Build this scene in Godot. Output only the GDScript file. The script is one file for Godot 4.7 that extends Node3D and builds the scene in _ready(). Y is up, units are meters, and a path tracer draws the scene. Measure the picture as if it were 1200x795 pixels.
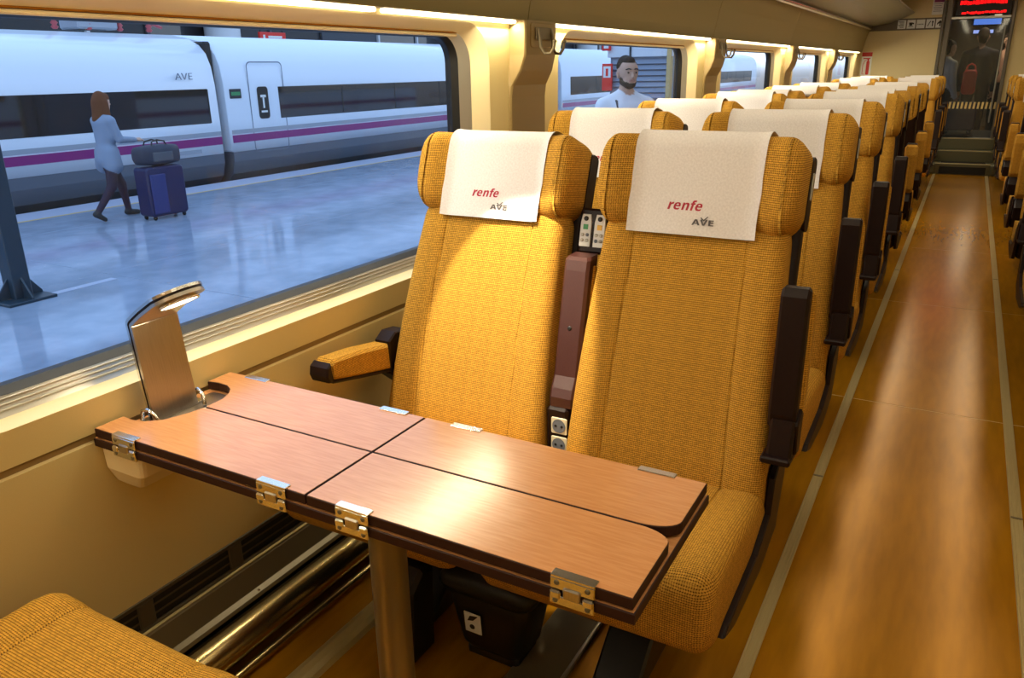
extends Node3D
# Interior of a passenger train: golden seats, folded wooden table, window on a station platform.
# x: right, y: up, -z: down the aisle towards the end door. Floor is y = 0; units are metres.

const TH := 0.2182          # recline of the backrests (12.5 degrees)
const WALL := -1.41         # inner face of the window wall
const AISLE := 0.035        # centre of the aisle
const END_Z := -12.45       # end wall
const PLAT := -0.40         # height of the station platform

var m := {}
var taken := {}

# ------------------------------------------------------------------ mesh building
class Geo:
	var st := SurfaceTool.new()
	func _init():
		st.begin(Mesh.PRIMITIVE_TRIANGLES)
		st.set_smooth_group(-1)
	func flat(): st.set_smooth_group(-1)
	func smooth(g := 1): st.set_smooth_group(g)
	func tri(a: Vector3, b: Vector3, c: Vector3):
		st.add_vertex(a); st.add_vertex(b); st.add_vertex(c)
	# corners counter-clockwise seen from outside
	func quad(a: Vector3, b: Vector3, c: Vector3, d: Vector3):
		tri(a, c, b); tri(a, d, c)
	func box(c: Vector3, s: Vector3, bev := 0.0, t := Transform3D()):
		var h := s * 0.5
		bev = minf(bev, minf(h.x, minf(h.y, h.z)) * 0.98)
		if bev <= 0.0:
			var p := []
			for i in 8:
				p.append(t * (c + Vector3(h.x if i & 1 else -h.x, h.y if i & 2 else -h.y, h.z if i & 4 else -h.z)))
			quad(p[4], p[5], p[7], p[6]); quad(p[1], p[0], p[2], p[3])
			quad(p[5], p[1], p[3], p[7]); quad(p[0], p[4], p[6], p[2])
			quad(p[6], p[7], p[3], p[2]); quad(p[0], p[1], p[5], p[4])
			return
		# chamfered box
		var v := {}
		for i in 8:
			var sg := Vector3(1 if i & 1 else -1, 1 if i & 2 else -1, 1 if i & 4 else -1)
			for ax in 3:
				var q := Vector3.ZERO
				for k in 3:
					q[k] = sg[k] * (h[k] if k == ax else h[k] - bev)
				v[Vector2i(i, ax)] = t * (c + q)
		var mid: Vector3 = t * c
		for ax in 3:
			var u: int = (ax + 1) % 3
			var w: int = (ax + 2) % 3
			for s2 in 2:
				var b0: int = s2 << ax
				_oq(v[Vector2i(b0, ax)], v[Vector2i(b0 | (1 << u), ax)], v[Vector2i(b0 | (1 << u) | (1 << w), ax)], v[Vector2i(b0 | (1 << w), ax)], mid)
			for a2 in 2:
				for b2 in 2:
					var i0: int = (a2 << u) | (b2 << w)
					var i1: int = i0 | (1 << ax)
					_oq(v[Vector2i(i0, u)], v[Vector2i(i1, u)], v[Vector2i(i1, w)], v[Vector2i(i0, w)], mid)
		for i in 8:
			var n: Vector3 = (v[Vector2i(i, 1)] - v[Vector2i(i, 0)]).cross(v[Vector2i(i, 2)] - v[Vector2i(i, 0)])
			if n.dot(v[Vector2i(i, 0)] - mid) > 0:
				tri(v[Vector2i(i, 0)], v[Vector2i(i, 2)], v[Vector2i(i, 1)])
			else:
				tri(v[Vector2i(i, 0)], v[Vector2i(i, 1)], v[Vector2i(i, 2)])
	func _oq(a: Vector3, b: Vector3, c: Vector3, d: Vector3, mid: Vector3):
		if (b - a).cross(c - a).dot((a + c) * 0.5 - mid) > 0: quad(a, b, c, d)
		else: quad(a, d, c, b)
	# rows of points; wrap_v joins the last point of a row to the first
	func grid(rows: Array, wrap_v := false, flip := false):
		for i in rows.size() - 1:
			var r0: Array = rows[i]
			var r1: Array = rows[i + 1]
			var n: int = r0.size()
			for j in (n if wrap_v else n - 1):
				var k := (j + 1) % n
				if flip: quad(r0[j], r1[j], r1[k], r0[k])
				else: quad(r0[j], r0[k], r1[k], r1[j])
	func fan(ring: Array, flip := false):
		var c := Vector3.ZERO
		for p in ring: c += p
		c /= ring.size()
		for j in ring.size():
			var k := (j + 1) % ring.size()
			if flip: tri(c, ring[j], ring[k])
			else: tri(c, ring[k], ring[j])
	# closed loft: rings of equal size, both ends capped
	func loft(rings: Array, flip := false, group := 1):
		smooth(group)
		grid(rings, true, flip)
		fan(rings[0], not flip); fan(rings[rings.size() - 1], flip)
		flat()
	# polygon (2d) pushed from a to b along one axis; f(u, v, w) -> Vector3, chamfer bev at both ends
	func prism(poly: PackedVector2Array, a: float, b: float, f: Callable, bev := 0.0, grp := -1):
		if Geometry2D.is_polygon_clockwise(poly):
			poly = poly.duplicate(); poly.reverse()
		var rings := []
		if bev > 0.0:
			var inset := shrink(poly, bev)
			rings = [[inset, a], [poly, a + bev], [poly, b - bev], [inset, b]]
		else:
			rings = [[poly, a], [poly, b]]
		var pts := []
		for r in rings:
			var row := []
			for p in r[0]: row.append(f.call(p.x, p.y, r[1]))
			pts.append(row)
		var idx := Geometry2D.triangulate_polygon(rings[0][0])
		# orientation from the mapping
		var o: Vector3 = f.call(0.0, 0.0, 0.0)
		var det: float = (f.call(1.0, 0.0, 0.0) - o).cross(f.call(0.0, 1.0, 0.0) - o).dot(f.call(0.0, 0.0, 1.0) - o)
		var fl := det < 0
		st.set_smooth_group(grp)
		grid(pts, true, fl)
		st.set_smooth_group(-1)
		for i in range(0, idx.size(), 3):
			var p0: Array = pts[0]
			var p1: Array = pts[pts.size() - 1]
			var q := [idx[i], idx[i + 1], idx[i + 2]]
			var ar: float = (rings[0][0][q[1]] - rings[0][0][q[0]]).cross(rings[0][0][q[2]] - rings[0][0][q[0]])
			if ar < 0: q = [q[0], q[2], q[1]]
			if fl:
				tri(p1[q[0]], p1[q[1]], p1[q[2]]); tri(p0[q[0]], p0[q[2]], p0[q[1]])
			else:
				tri(p1[q[0]], p1[q[2]], p1[q[1]]); tri(p0[q[0]], p0[q[1]], p0[q[2]])
	static func shrink(poly: PackedVector2Array, d: float) -> PackedVector2Array:
		var out := PackedVector2Array()
		var n := poly.size()
		for i in n:
			var e0 := (poly[i] - poly[(i + n - 1) % n]).normalized()
			var e1 := (poly[(i + 1) % n] - poly[i]).normalized()
			var n0 := Vector2(-e0.y, e0.x)
			var n1 := Vector2(-e1.y, e1.x)
			var k := n0 + n1
			out.append(poly[i] + k * (d / maxf(0.35, k.length_squared() * 0.5)))
		return out
	func tube(pts: Array, r: float, sides := 10, caps := true, group := 1):
		var rings := []
		var up := Vector3(0.13, 1, 0.07).normalized()
		for i in pts.size():
			var a: Vector3 = pts[maxi(i - 1, 0)]
			var b: Vector3 = pts[mini(i + 1, pts.size() - 1)]
			var d := (b - a).normalized()
			var s := d.cross(up)
			if s.length() < 0.2: s = d.cross(Vector3(1, 0.1, 0.2))
			s = s.normalized()
			up = s.cross(d).normalized()
			var ring := []
			for k in sides:
				var an := TAU * k / sides
				ring.append(pts[i] + (s * cos(an) + up * sin(an)) * r)
			rings.append(ring)
		smooth(group)
		grid(rings, true, false)
		flat()
		if caps:
			fan(rings[0], true); fan(rings[rings.size() - 1], false)
	# profile of (radius, height) pairs turned about an upright axis through c
	func lathe(prof: Array, c: Vector3, sides := 24, basis := Basis(), group := 1):
		var rings := []
		for p in prof:
			var ring := []
			for k in sides:
				var an := TAU * k / sides
				ring.append(c + basis * Vector3(cos(an) * p.x, p.y, -sin(an) * p.x))
			rings.append(ring)
		smooth(group)
		grid(rings, true, false)
		flat()
		fan(rings[0], true); fan(rings[rings.size() - 1], false)
	func done() -> ArrayMesh:
		st.generate_normals()
		return st.commit()

func rrect(x0: float, y0: float, x1: float, y1: float, r: float, seg := 5) -> PackedVector2Array:
	var p := PackedVector2Array()
	for q in [[x1 - r, y0 + r, -PI / 2], [x1 - r, y1 - r, 0.0], [x0 + r, y1 - r, PI / 2], [x0 + r, y0 + r, PI]]:
		for i in seg + 1:
			var a: float = q[2] + PI / 2 * i / seg
			p.append(Vector2(q[0] + cos(a) * r, q[1] + sin(a) * r))
	return p

# ------------------------------------------------------------------ nodes
func numbered(n: String) -> String:
	taken[n] = taken.get(n, -1) + 1
	return n if taken[n] == 0 else "%s_%03d" % [n, taken[n]]

func thing(called: String, label: String, category: String, at := Vector3.ZERO, group := "") -> Node3D:
	var o := Node3D.new()
	o.name = numbered(called)
	add_child(o)
	o.position = at
	o.set_meta("label", label)
	o.set_meta("category", category)
	if group: o.set_meta("group", group)
	return o

func part(called: String, g, mat: Material, parent: Node, label := "") -> MeshInstance3D:
	var o := MeshInstance3D.new()
	o.name = called
	o.mesh = g.done() if g is Geo else g
	o.material_override = mat
	parent.add_child(o, true)
	if label: o.set_meta("label", label)
	return o

func single(called: String, g, mat: Material, label: String, category: String, at := Vector3.ZERO, group := "") -> MeshInstance3D:
	var o := part(numbered(called), g, mat, self, label)
	o.position = at
	o.set_meta("category", category)
	if group: o.set_meta("group", group)
	return o

func struct(called: String, g, mat: Material, label := "", category := "") -> MeshInstance3D:
	var o := part(called, g, mat, self, label)
	o.set_meta("kind", "structure")
	if category: o.set_meta("category", category)
	return o

func bx(c: Vector3, s: Vector3, bev := 0.0, t := Transform3D()) -> Geo:
	var g := Geo.new()
	g.box(c, s, bev, t)
	return g

# ------------------------------------------------------------------ materials
func mk(color: Color, rough := 0.6, metal := 0.0, spec := 0.5) -> StandardMaterial3D:
	var s := StandardMaterial3D.new()
	s.albedo_color = color
	s.roughness = rough
	s.metallic = metal
	s.metallic_specular = spec
	return s

func noise(freq: float, seed_: int, c0: Color, c1: Color, w := 256, oct := 4, kind := FastNoiseLite.TYPE_SIMPLEX_SMOOTH) -> NoiseTexture2D:
	var n := FastNoiseLite.new()
	n.noise_type = kind
	n.frequency = freq
	n.seed = seed_
	n.fractal_octaves = oct
	var t := NoiseTexture2D.new()
	t.width = w
	t.height = w
	t.seamless = true
	t.noise = n
	var gr := Gradient.new()
	gr.set_color(0, c0)
	gr.set_color(1, c1)
	t.color_ramp = gr
	return t

func tri_map(s: StandardMaterial3D, sc: Vector3, world := false):
	s.uv1_triplanar = true
	s.uv1_world_triplanar = world
	s.uv1_scale = sc
	s.uv1_triplanar_sharpness = 6.0

func weave_images() -> Array:
	# basket weave of golden yarn with dark brown stitches between: 12 x 12 cells
	var n := 192
	var im := Image.create(n, n, false, Image.FORMAT_RGB8)
	var hm := Image.create(n, n, false, Image.FORMAT_RGB8)
	var rng := RandomNumberGenerator.new()
	rng.seed = 5
	var tone := []
	for i in 144: tone.append(rng.randf_range(0.9, 1.06))
	var gold := Color(0.82, 0.612, 0.24)
	var dark := Color(0.25, 0.14, 0.025)
	for y in n:
		for x in n:
			var cx := x / 16
			var cy := y / 16
			# rows of short yarn loops; a dark pit sits between every four, shifted a little from row to row
			var u := ((x + (3 if cy % 2 == 0 else 0)) % 16) / 16.0
			var v := (y % 16) / 16.0
			var du := minf(u, 1.0 - u)
			var dv := minf(v, 1.0 - v)
			var pit := clampf(1.0 - (pow(du / 0.34, 2.0) + pow(dv / 0.28, 2.0)), 0, 1)
			var groove := clampf(1.0 - dv / 0.16, 0, 1) * 0.3 + clampf(1.0 - du / 0.14, 0, 1) * 0.22
			var h := clampf(1.0 - pit - groove, 0, 1)
			var c: Color = dark.lerp(gold * tone[cy * 12 + cx], clampf(h * 0.8 + 0.2, 0, 1) * (1.0 - 0.8 * pit))
			im.set_pixel(x, y, c)
			hm.set_pixel(x, y, Color(h, h, h))
	hm.bump_map_to_normal_map(3.0)
	return [im, hm]

func make_materials():
	var wv := weave_images()
	var fab := mk(Color(1, 1, 1), 0.9, 0, 0.25)
	fab.albedo_texture = ImageTexture.create_from_image(wv[0])
	fab.normal_enabled = true
	fab.normal_texture = ImageTexture.create_from_image(wv[1])
	fab.normal_scale = 0.7
	tri_map(fab, Vector3(18, 18, 18))
	m.fabric = fab
	m.piping = mk(Color(0.55, 0.34, 0.08), 0.85, 0, 0.2)
	var cloth := mk(Color(1, 1, 1), 0.95, 0, 0.2)
	cloth.albedo_texture = noise(0.12, 3, Color(0.84, 0.815, 0.82), Color(0.92, 0.9, 0.905), 256, 5)
	tri_map(cloth, Vector3(5, 5, 5))
	cloth.backlight_enabled = true
	cloth.backlight = Color(0.12, 0.11, 0.1)
	m.cloth = cloth
	m.red_ink = mk(Color(0.68, 0.16, 0.25), 0.8)
	m.grey_ink = mk(Color(0.36, 0.34, 0.36), 0.8)
	var pl := mk(Color(1, 1, 1), 0.45, 0, 0.35)
	pl.albedo_texture = noise(0.2, 9, Color(0.1, 0.045, 0.042), Color(0.125, 0.06, 0.055), 128, 3)
	tri_map(pl, Vector3(7, 7, 7))
	m.plastic = pl
	var armp := mk(Color(1, 1, 1), 0.38, 0, 0.5)
	armp.albedo_texture = noise(0.2, 19, Color(0.245, 0.13, 0.12), Color(0.275, 0.15, 0.135), 128, 3)
	tri_map(armp, Vector3(7, 7, 7))
	m.arm_brown = armp
	m.black = mk(Color(0.05, 0.047, 0.045), 0.5)
	m.rubber = mk(Color(0.035, 0.04, 0.05), 0.55)
	var wood := mk(Color(1, 1, 1), 0.22, 0, 0.65)
	wood.albedo_texture = noise(0.021, 12, Color(0.74, 0.5, 0.31), Color(0.81, 0.58, 0.38), 512, 5)
	tri_map(wood, Vector3(1.0, 12, 12))
	m.wood = wood
	m.wood_edge = mk(Color(0.18, 0.075, 0.045), 0.55, 0, 0.4)
	var flo := mk(Color(1, 1, 1), 0.22, 0.28, 0.24)
	flo.albedo_texture = noise(0.018, 21, Color(0.62, 0.415, 0.05), Color(0.69, 0.47, 0.075), 512, 4)
	tri_map(flo, Vector3(2.6, 2.6, 0.4))
	m.floor = flo
	m.joint = mk(Color(0.8, 0.68, 0.45), 0.5)
	var steel := mk(Color(1, 1, 1), 0.3, 1.0)
	steel.albedo_texture = noise(0.03, 31, Color(0.72, 0.69, 0.65), Color(0.765, 0.735, 0.695), 256, 3)
	tri_map(steel, Vector3(40, 1.5, 40))
	m.steel = steel
	m.leg_steel = mk(Color(0.72, 0.68, 0.58), 0.33, 0.75)
	m.bright_steel = mk(Color(0.86, 0.85, 0.83), 0.2, 1.0)
	m.alu = mk(Color(0.72, 0.71, 0.68), 0.35, 0.8)
	m.rail = mk(Color(0.72, 0.64, 0.44), 0.4, 0.35)
	m.pipe = mk(Color(0.75, 0.66, 0.46), 0.24, 1.0)
	var wl := mk(Color(1, 1, 1), 0.5, 0, 0.4)
	wl.albedo_texture = noise(0.3, 41, Color(0.83, 0.745, 0.51), Color(0.86, 0.775, 0.54), 256, 3)
	tri_map(wl, Vector3(6, 6, 6))
	m.wall = wl
	m.bay = mk(Color(0.89, 0.81, 0.63), 0.42, 0, 0.45)
	m.wall_groove = mk(Color(0.56, 0.45, 0.26), 0.6)
	var pan := mk(Color(1, 1, 1), 0.45, 0, 0.4)
	pan.albedo_texture = noise(0.2, 43, Color(0.55, 0.485, 0.31), Color(0.58, 0.515, 0.34), 256, 3)
	tri_map(pan, Vector3(6, 6, 6))
	m.rack_panel = pan
	m.pillar = mk(Color(0.54, 0.45, 0.27), 0.5)
	m.duct = mk(Color(0.44, 0.39, 0.29), 0.42, 0.3)
	m.vent = mk(Color(0.3, 0.26, 0.19), 0.55)
	m.rack_grey = mk(Color(0.52, 0.5, 0.43), 0.35, 0.3)
	m.ceiling = mk(Color(0.88, 0.84, 0.74), 0.6)
	m.end_wall = mk(Color(0.85, 0.77, 0.57), 0.5)
	m.band = mk(Color(0.4, 0.36, 0.3), 0.5)
	m.door_grey = mk(Color(0.4, 0.37, 0.32), 0.4, 0.3)
	m.white = mk(Color(0.9, 0.9, 0.88), 0.5)
	m.red = mk(Color(0.78, 0.1, 0.07), 0.5)
	m.sign_red = mk(Color(0.88, 0.16, 0.12), 0.5)
	m.insulator = mk(Color(0.7, 0.3, 0.32), 0.5)
	m.hatch = mk(Color(0.86, 0.76, 0.5), 0.5)
	var glass := mk(Color(0.6, 0.66, 0.7, 0.01), 0.02, 0.0, 0.3)
	glass.transparency = BaseMaterial3D.TRANSPARENCY_ALPHA
	m.glass = glass
	var dg := mk(Color(0.5, 0.52, 0.52, 0.08), 0.04, 0.0, 0.35)
	dg.transparency = BaseMaterial3D.TRANSPARENCY_ALPHA
	m.door_glass = dg
	m.mat_dark = mk(Color(0.1, 0.09, 0.07), 0.8)
	m.tread = mk(Color(0.4, 0.39, 0.3), 0.35, 0.4)
	m.key_white = mk(Color(0.82, 0.82, 0.82), 0.4)
	m.key_green = mk(Color(0.2, 0.55, 0.32), 0.4)
	m.key_yellow = mk(Color(0.9, 0.7, 0.25), 0.4)
	m.socket = mk(Color(0.86, 0.83, 0.72), 0.4)
	m.bin = mk(Color(0.06, 0.045, 0.04), 0.45)
	# outside
	var plat := mk(Color(1, 1, 1), 0.13, 0, 0.5)
	plat.albedo_texture = noise(0.012, 51, Color(0.54, 0.59, 0.65), Color(0.66, 0.7, 0.76), 512, 5)
	tri_map(plat, Vector3(0.35, 0.35, 0.35), true)
	plat.roughness_texture = noise(0.02, 52, Color(0.35, 0.35, 0.35), Color(1, 1, 1), 256, 4)
	plat.roughness = 0.15
	m.platform = plat
	m.platform_joint = mk(Color(0.3, 0.34, 0.4), 0.5)
	m.platform_edge = mk(Color(0.66, 0.68, 0.74), 0.6)
	m.train_white = mk(Color(0.9, 0.92, 0.94), 0.22, 0, 0.5)
	m.train_grey = mk(Color(0.6, 0.62, 0.65), 0.35)
	m.train_purple = mk(Color(0.52, 0.13, 0.42), 0.3)
	m.train_skirt = mk(Color(0.36, 0.39, 0.43), 0.45)
	m.train_glass = mk(Color(0.07, 0.085, 0.11), 0.05, 0, 0.7)
	m.train_dark = mk(Color(0.06, 0.06, 0.065), 0.6)
	m.line = mk(Color(0.42, 0.45, 0.5), 0.5)
	m.post = mk(Color(0.1, 0.2, 0.25), 0.4)
	m.station = mk(Color(0.3, 0.32, 0.35), 0.7)
	m.station_dark = mk(Color(0.12, 0.135, 0.16), 0.4)
	m.station_white = mk(Color(0.86, 0.87, 0.88), 0.6)
	m.shutter = mk(Color(0.5, 0.54, 0.6), 0.4, 0.3)
	m.concrete = mk(Color(0.48, 0.46, 0.43), 0.85)
	m.ballast = mk(Color(0.2, 0.19, 0.18), 0.95)
	m.suit_blue = mk(Color(0.1, 0.115, 0.28), 0.45)
	m.suit_pocket = mk(Color(0.16, 0.2, 0.42), 0.55)
	m.bag_grey = mk(Color(0.17, 0.19, 0.25), 0.7)
	var body := mk(Color(1, 1, 1), 0.8, 0, 0.3)
	body.vertex_color_use_as_albedo = true
	m.body = body

func glow(c: Color, e: float) -> StandardMaterial3D:
	var s := mk(Color(0.9, 0.88, 0.82), 0.5)
	s.emission_enabled = true
	s.emission = c
	s.emission_energy_multiplier = e
	return s

func area(at: Vector3, size: Vector2, dir: Vector3, color: Color, energy: float, called: String):
	var l := AreaLight3D.new()
	l.name = called
	l.area_size = size
	l.light_color = color
	l.light_energy = energy
	l.shadow_enabled = true
	l.area_range = 30.0
	l.area_attenuation = 2.0
	add_child(l, true)
	var up := Vector3(0, 0, -1) if absf(dir.normalized().z) < 0.9 else Vector3(0, 1, 0)
	l.look_at_from_position(at, at + dir, up)

# ------------------------------------------------------------------ main
const WARM := Color(1.0, 0.945, 0.8)
const STRIP_E := 0.85
const SPOT_E := 4.0
const CEIL_E := 0.48

func _ready():
	var cam := Camera3D.new()
	cam.name = "camera"
	add_child(cam)
	cam.position = Vector3(0, 1.35, 0)
	cam.rotation = Vector3(-0.329899, 0.514667, -0.01625)
	cam.fov = 46.773
	cam.near = 0.05
	cam.far = 300
	cam.current = true
	var env := Environment.new()
	env.background_mode = Environment.BG_SKY
	var sky := Sky.new()
	var ps := ProceduralSkyMaterial.new()
	ps.sky_top_color = Color(0.6, 0.74, 0.93)
	ps.sky_horizon_color = Color(0.83, 0.91, 1.0)
	ps.ground_bottom_color = Color(0.3, 0.33, 0.38)
	ps.ground_horizon_color = Color(0.5, 0.55, 0.62)
	ps.sky_energy_multiplier = 1.0
	sky.sky_material = ps
	env.sky = sky
	env.background_energy_multiplier = 2.0
	env.tonemap_mode = Environment.TONE_MAPPER_LINEAR
	env.tonemap_exposure = 1.0
	env.sdfgi_enabled = true
	env.ssao_enabled = true
	env.ssil_enabled = true
	var we := WorldEnvironment.new()
	we.name = "environment"
	we.environment = env
	add_child(we)
	make_materials()
	build_shell()
	build_window_wall()
	build_end()
	build_seats()
	build_table()
	build_spot()
	build_small()
	build_outside()
	build_people()


# ------------------------------------------------------------------ shell: floor, ceiling, racks, right wall
func xz(u: float, v: float, w: float) -> Vector3: return Vector3(u, w, v)      # plan polygon, pushed up
func zy(u: float, v: float, w: float) -> Vector3: return Vector3(w, v, u)      # side profile (z, y), pushed along x
func xy(u: float, v: float, w: float) -> Vector3: return Vector3(u, v, w)      # front outline, pushed along z

func build_shell():
	var fl := struct("floor", bx(Vector3(AISLE, -0.0508, -4.7), Vector3(3.0, 0.1, 13.9)), m.joint, "wood floor of the carriage with pale joint lines", "floor")
	var cuts := [2.25, -3.405, -5.08, -6.75, -8.42, -10.1, -11.64]
	for i in cuts.size() - 1:
		var z0: float = cuts[i] - 0.003
		var z1: float = cuts[i + 1] + 0.003
		for s in [[WALL - 0.02, -0.288], [-0.254, 0.299], [0.333, 1.5]]:
			part("floor_panel", bx(Vector3((s[0] + s[1]) / 2, -0.0025, (z0 + z1) / 2), Vector3(s[1] - s[0], 0.005, z0 - z1)), m.floor, fl)
	for x in [-0.271, 0.316]:
		var r := Geo.new()
		var zc := -4.71
		r.box(Vector3(x, -0.001, zc), Vector3(0.033, 0.006, 13.85))
		for k in [-0.0135, 0.0135]:
			r.box(Vector3(x + k, 0.003, zc), Vector3(0.0055, 0.003, 13.85), 0.001)
		for k in [-0.0055, 0.0055]:
			r.box(Vector3(x + k, 0.0025, zc), Vector3(0.006, 0.002, 13.85), 0.0008)
		var rail := thing("floor_rail", "ribbed metal floor rail along the %s edge of the aisle" % ("window-side" if x < 0 else "far"), "floor rail")
		part("rail_strip", r, m.rail, rail)
		for z in [-2.62, -5.9, -9.2]:
			part("joint_clip", bx(Vector3(x, 0.0047, z), Vector3(0.032, 0.0012, 0.01)), m.duct, rail)
	# ceiling with two rows of lamps
	var cl := struct("ceiling", bx(Vector3(AISLE, 2.25, -5.1), Vector3(3.2, 0.08, 14.9)), m.ceiling, "pale cream ceiling over the aisle", "ceiling")
	part("centre_panel", bx(Vector3(AISLE, 2.2, -5.1), Vector3(0.5, 0.03, 14.6), 0.006), m.ceiling, cl)
	for sx in [-1, 1]:
		for i in 7:
			var z: float = 1.2 - i * 1.98
			var x: float = AISLE + sx * 0.38
			var lamp := thing("ceiling_light", "long ceiling lamp over the %s side of the aisle, %s from the end door" % ["window seat" if sx < 0 else "far", ["seventh", "sixth", "fifth", "fourth", "third", "second", "first"][i]], "ceiling light", Vector3(x, 2.2, z), "ceiling lamps above the aisle")
			part("housing", bx(Vector3(0, 0, 0), Vector3(0.19, 0.03, 1.9), 0.005), m.white, lamp)
			part("diffuser", bx(Vector3(0, -0.018, 0), Vector3(0.09, 0.012, 1.82), 0.004), glow(WARM, 1.2), lamp)
			area(Vector3(x, 2.17, z), Vector2(0.09, 1.82), Vector3(0, -1, 0), WARM, CEIL_E, "ceiling_lamp_light")
	# luggage racks
	for sx in [-1, 1]:
		var f := func(u: float, v: float, w: float) -> Vector3: return Vector3(AISLE + sx * u, v, w)
		var rack := thing("luggage_rack", "grey luggage rack over the %s" % ("window beside the table" if sx < 0 else "seats across the aisle"), "luggage rack")
		var bays := [2.2, -0.27, -2.63, -4.99, -7.35, -9.71, END_Z]
		for i in bays.size() - 1:
			var g := Geo.new()
			g.prism(PackedVector2Array([Vector2(1.437, 1.514), Vector2(1.43, 1.56), Vector2(1.405, 1.68), Vector2(1.372, 1.795), Vector2(1.40, 1.8), Vector2(1.5, 1.6), Vector2(1.5, 1.514)]), bays[i + 1] + 0.0025, bays[i] - 0.0025, f, 0.0, -1)
			part("side_panel", g, m.rack_panel, rack)
		var sh := Geo.new()
		sh.prism(PackedVector2Array([Vector2(1.395, 1.84), Vector2(1.3, 1.845), Vector2(1.1, 1.885), Vector2(0.9, 1.965), Vector2(0.865, 1.985), Vector2(0.87, 2.01), Vector2(0.9, 1.995), Vector2(1.1, 1.915), Vector2(1.3, 1.875), Vector2(1.5, 1.87), Vector2(1.5, 1.84)]), END_Z, 2.2, f)
		part("shelf", sh, m.rack_grey, rack)
		var tb := Geo.new()
		tb.tube([f.call(1.36, 1.817, 2.2), f.call(1.36, 1.817, END_Z)], 0.024, 14)
		part("rail", tb, m.bright_steel, rack, "polished metal rail")
		var i2 := 0
		for z in [1.0, 0.0, -1.2, -2.2, -3.2, -4.2, -5.2, -6.2, -7.2, -8.2, -9.2, -10.2, -11.2, -12.1]:
			part("bracket", bx(f.call(1.372, 1.826, z), Vector3(0.055, 0.03, 0.045), 0.006), m.rack_grey, rack)
			i2 += 1
		var lp := Geo.new()
		lp.tube([f.call(0.862, 1.998, 2.2), f.call(0.862, 1.998, END_Z)], 0.014, 10)
		part("front_lip", lp, m.rack_grey, rack)
		var up := Geo.new()   # closing panel between rack and ceiling
		up.box(f.call(1.53, 1.95, -5.1), Vector3(0.06, 0.62, 14.6))
		var w := struct("trim_%d" % (1 if sx < 0 else 2), up, m.rack_panel, "panel closing the wall above the luggage rack", "panel")
		w.set_meta("kind", "structure")
	# wall behind the photographer
	struct("wall_back", bx(Vector3(AISLE, 1.0, 2.24), Vector3(3.2, 2.6, 0.08)), m.end_wall, "cream bulkhead at the near end of the carriage", "wall")
	# right wall; unseen blinds added to shut out bluish sky light
	var X := 2 * AISLE - WALL
	var wr := struct("wall_right", bx(Vector3(X + 0.06, 0.35, -5.1), Vector3(0.12, 0.74, 14.6)), m.wall, "cream side wall across the aisle", "wall")
	part("upper_wall", bx(Vector3(X + 0.06, 1.55, -5.1), Vector3(0.12, 0.1, 14.6)), m.wall, wr)
	for k in 7:
		var z: float = 2.09 - 2.36 * k
		part("wall_post", bx(Vector3(X + 0.06, 1.1, z), Vector3(0.12, 0.8, 0.72), 0.01), m.wall, wr)
	for k in 6:
		var z: float = 0.91 - 2.36 * k
		part("added_blind", bx(Vector3(X + 0.08, 1.11, z), Vector3(0.02, 0.8, 1.66), 0.004), m.bay, wr, "unseen beige blind added to keep sky light out")

# ------------------------------------------------------------------ window wall
func ring(x: float, z0: float, z1: float, y0: float, y1: float, r: float) -> Array:
	var out := []
	for p in rrect(z1, y0, z0, y1, r, 8): out.append(Vector3(x, p.y, p.x))
	return out

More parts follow.
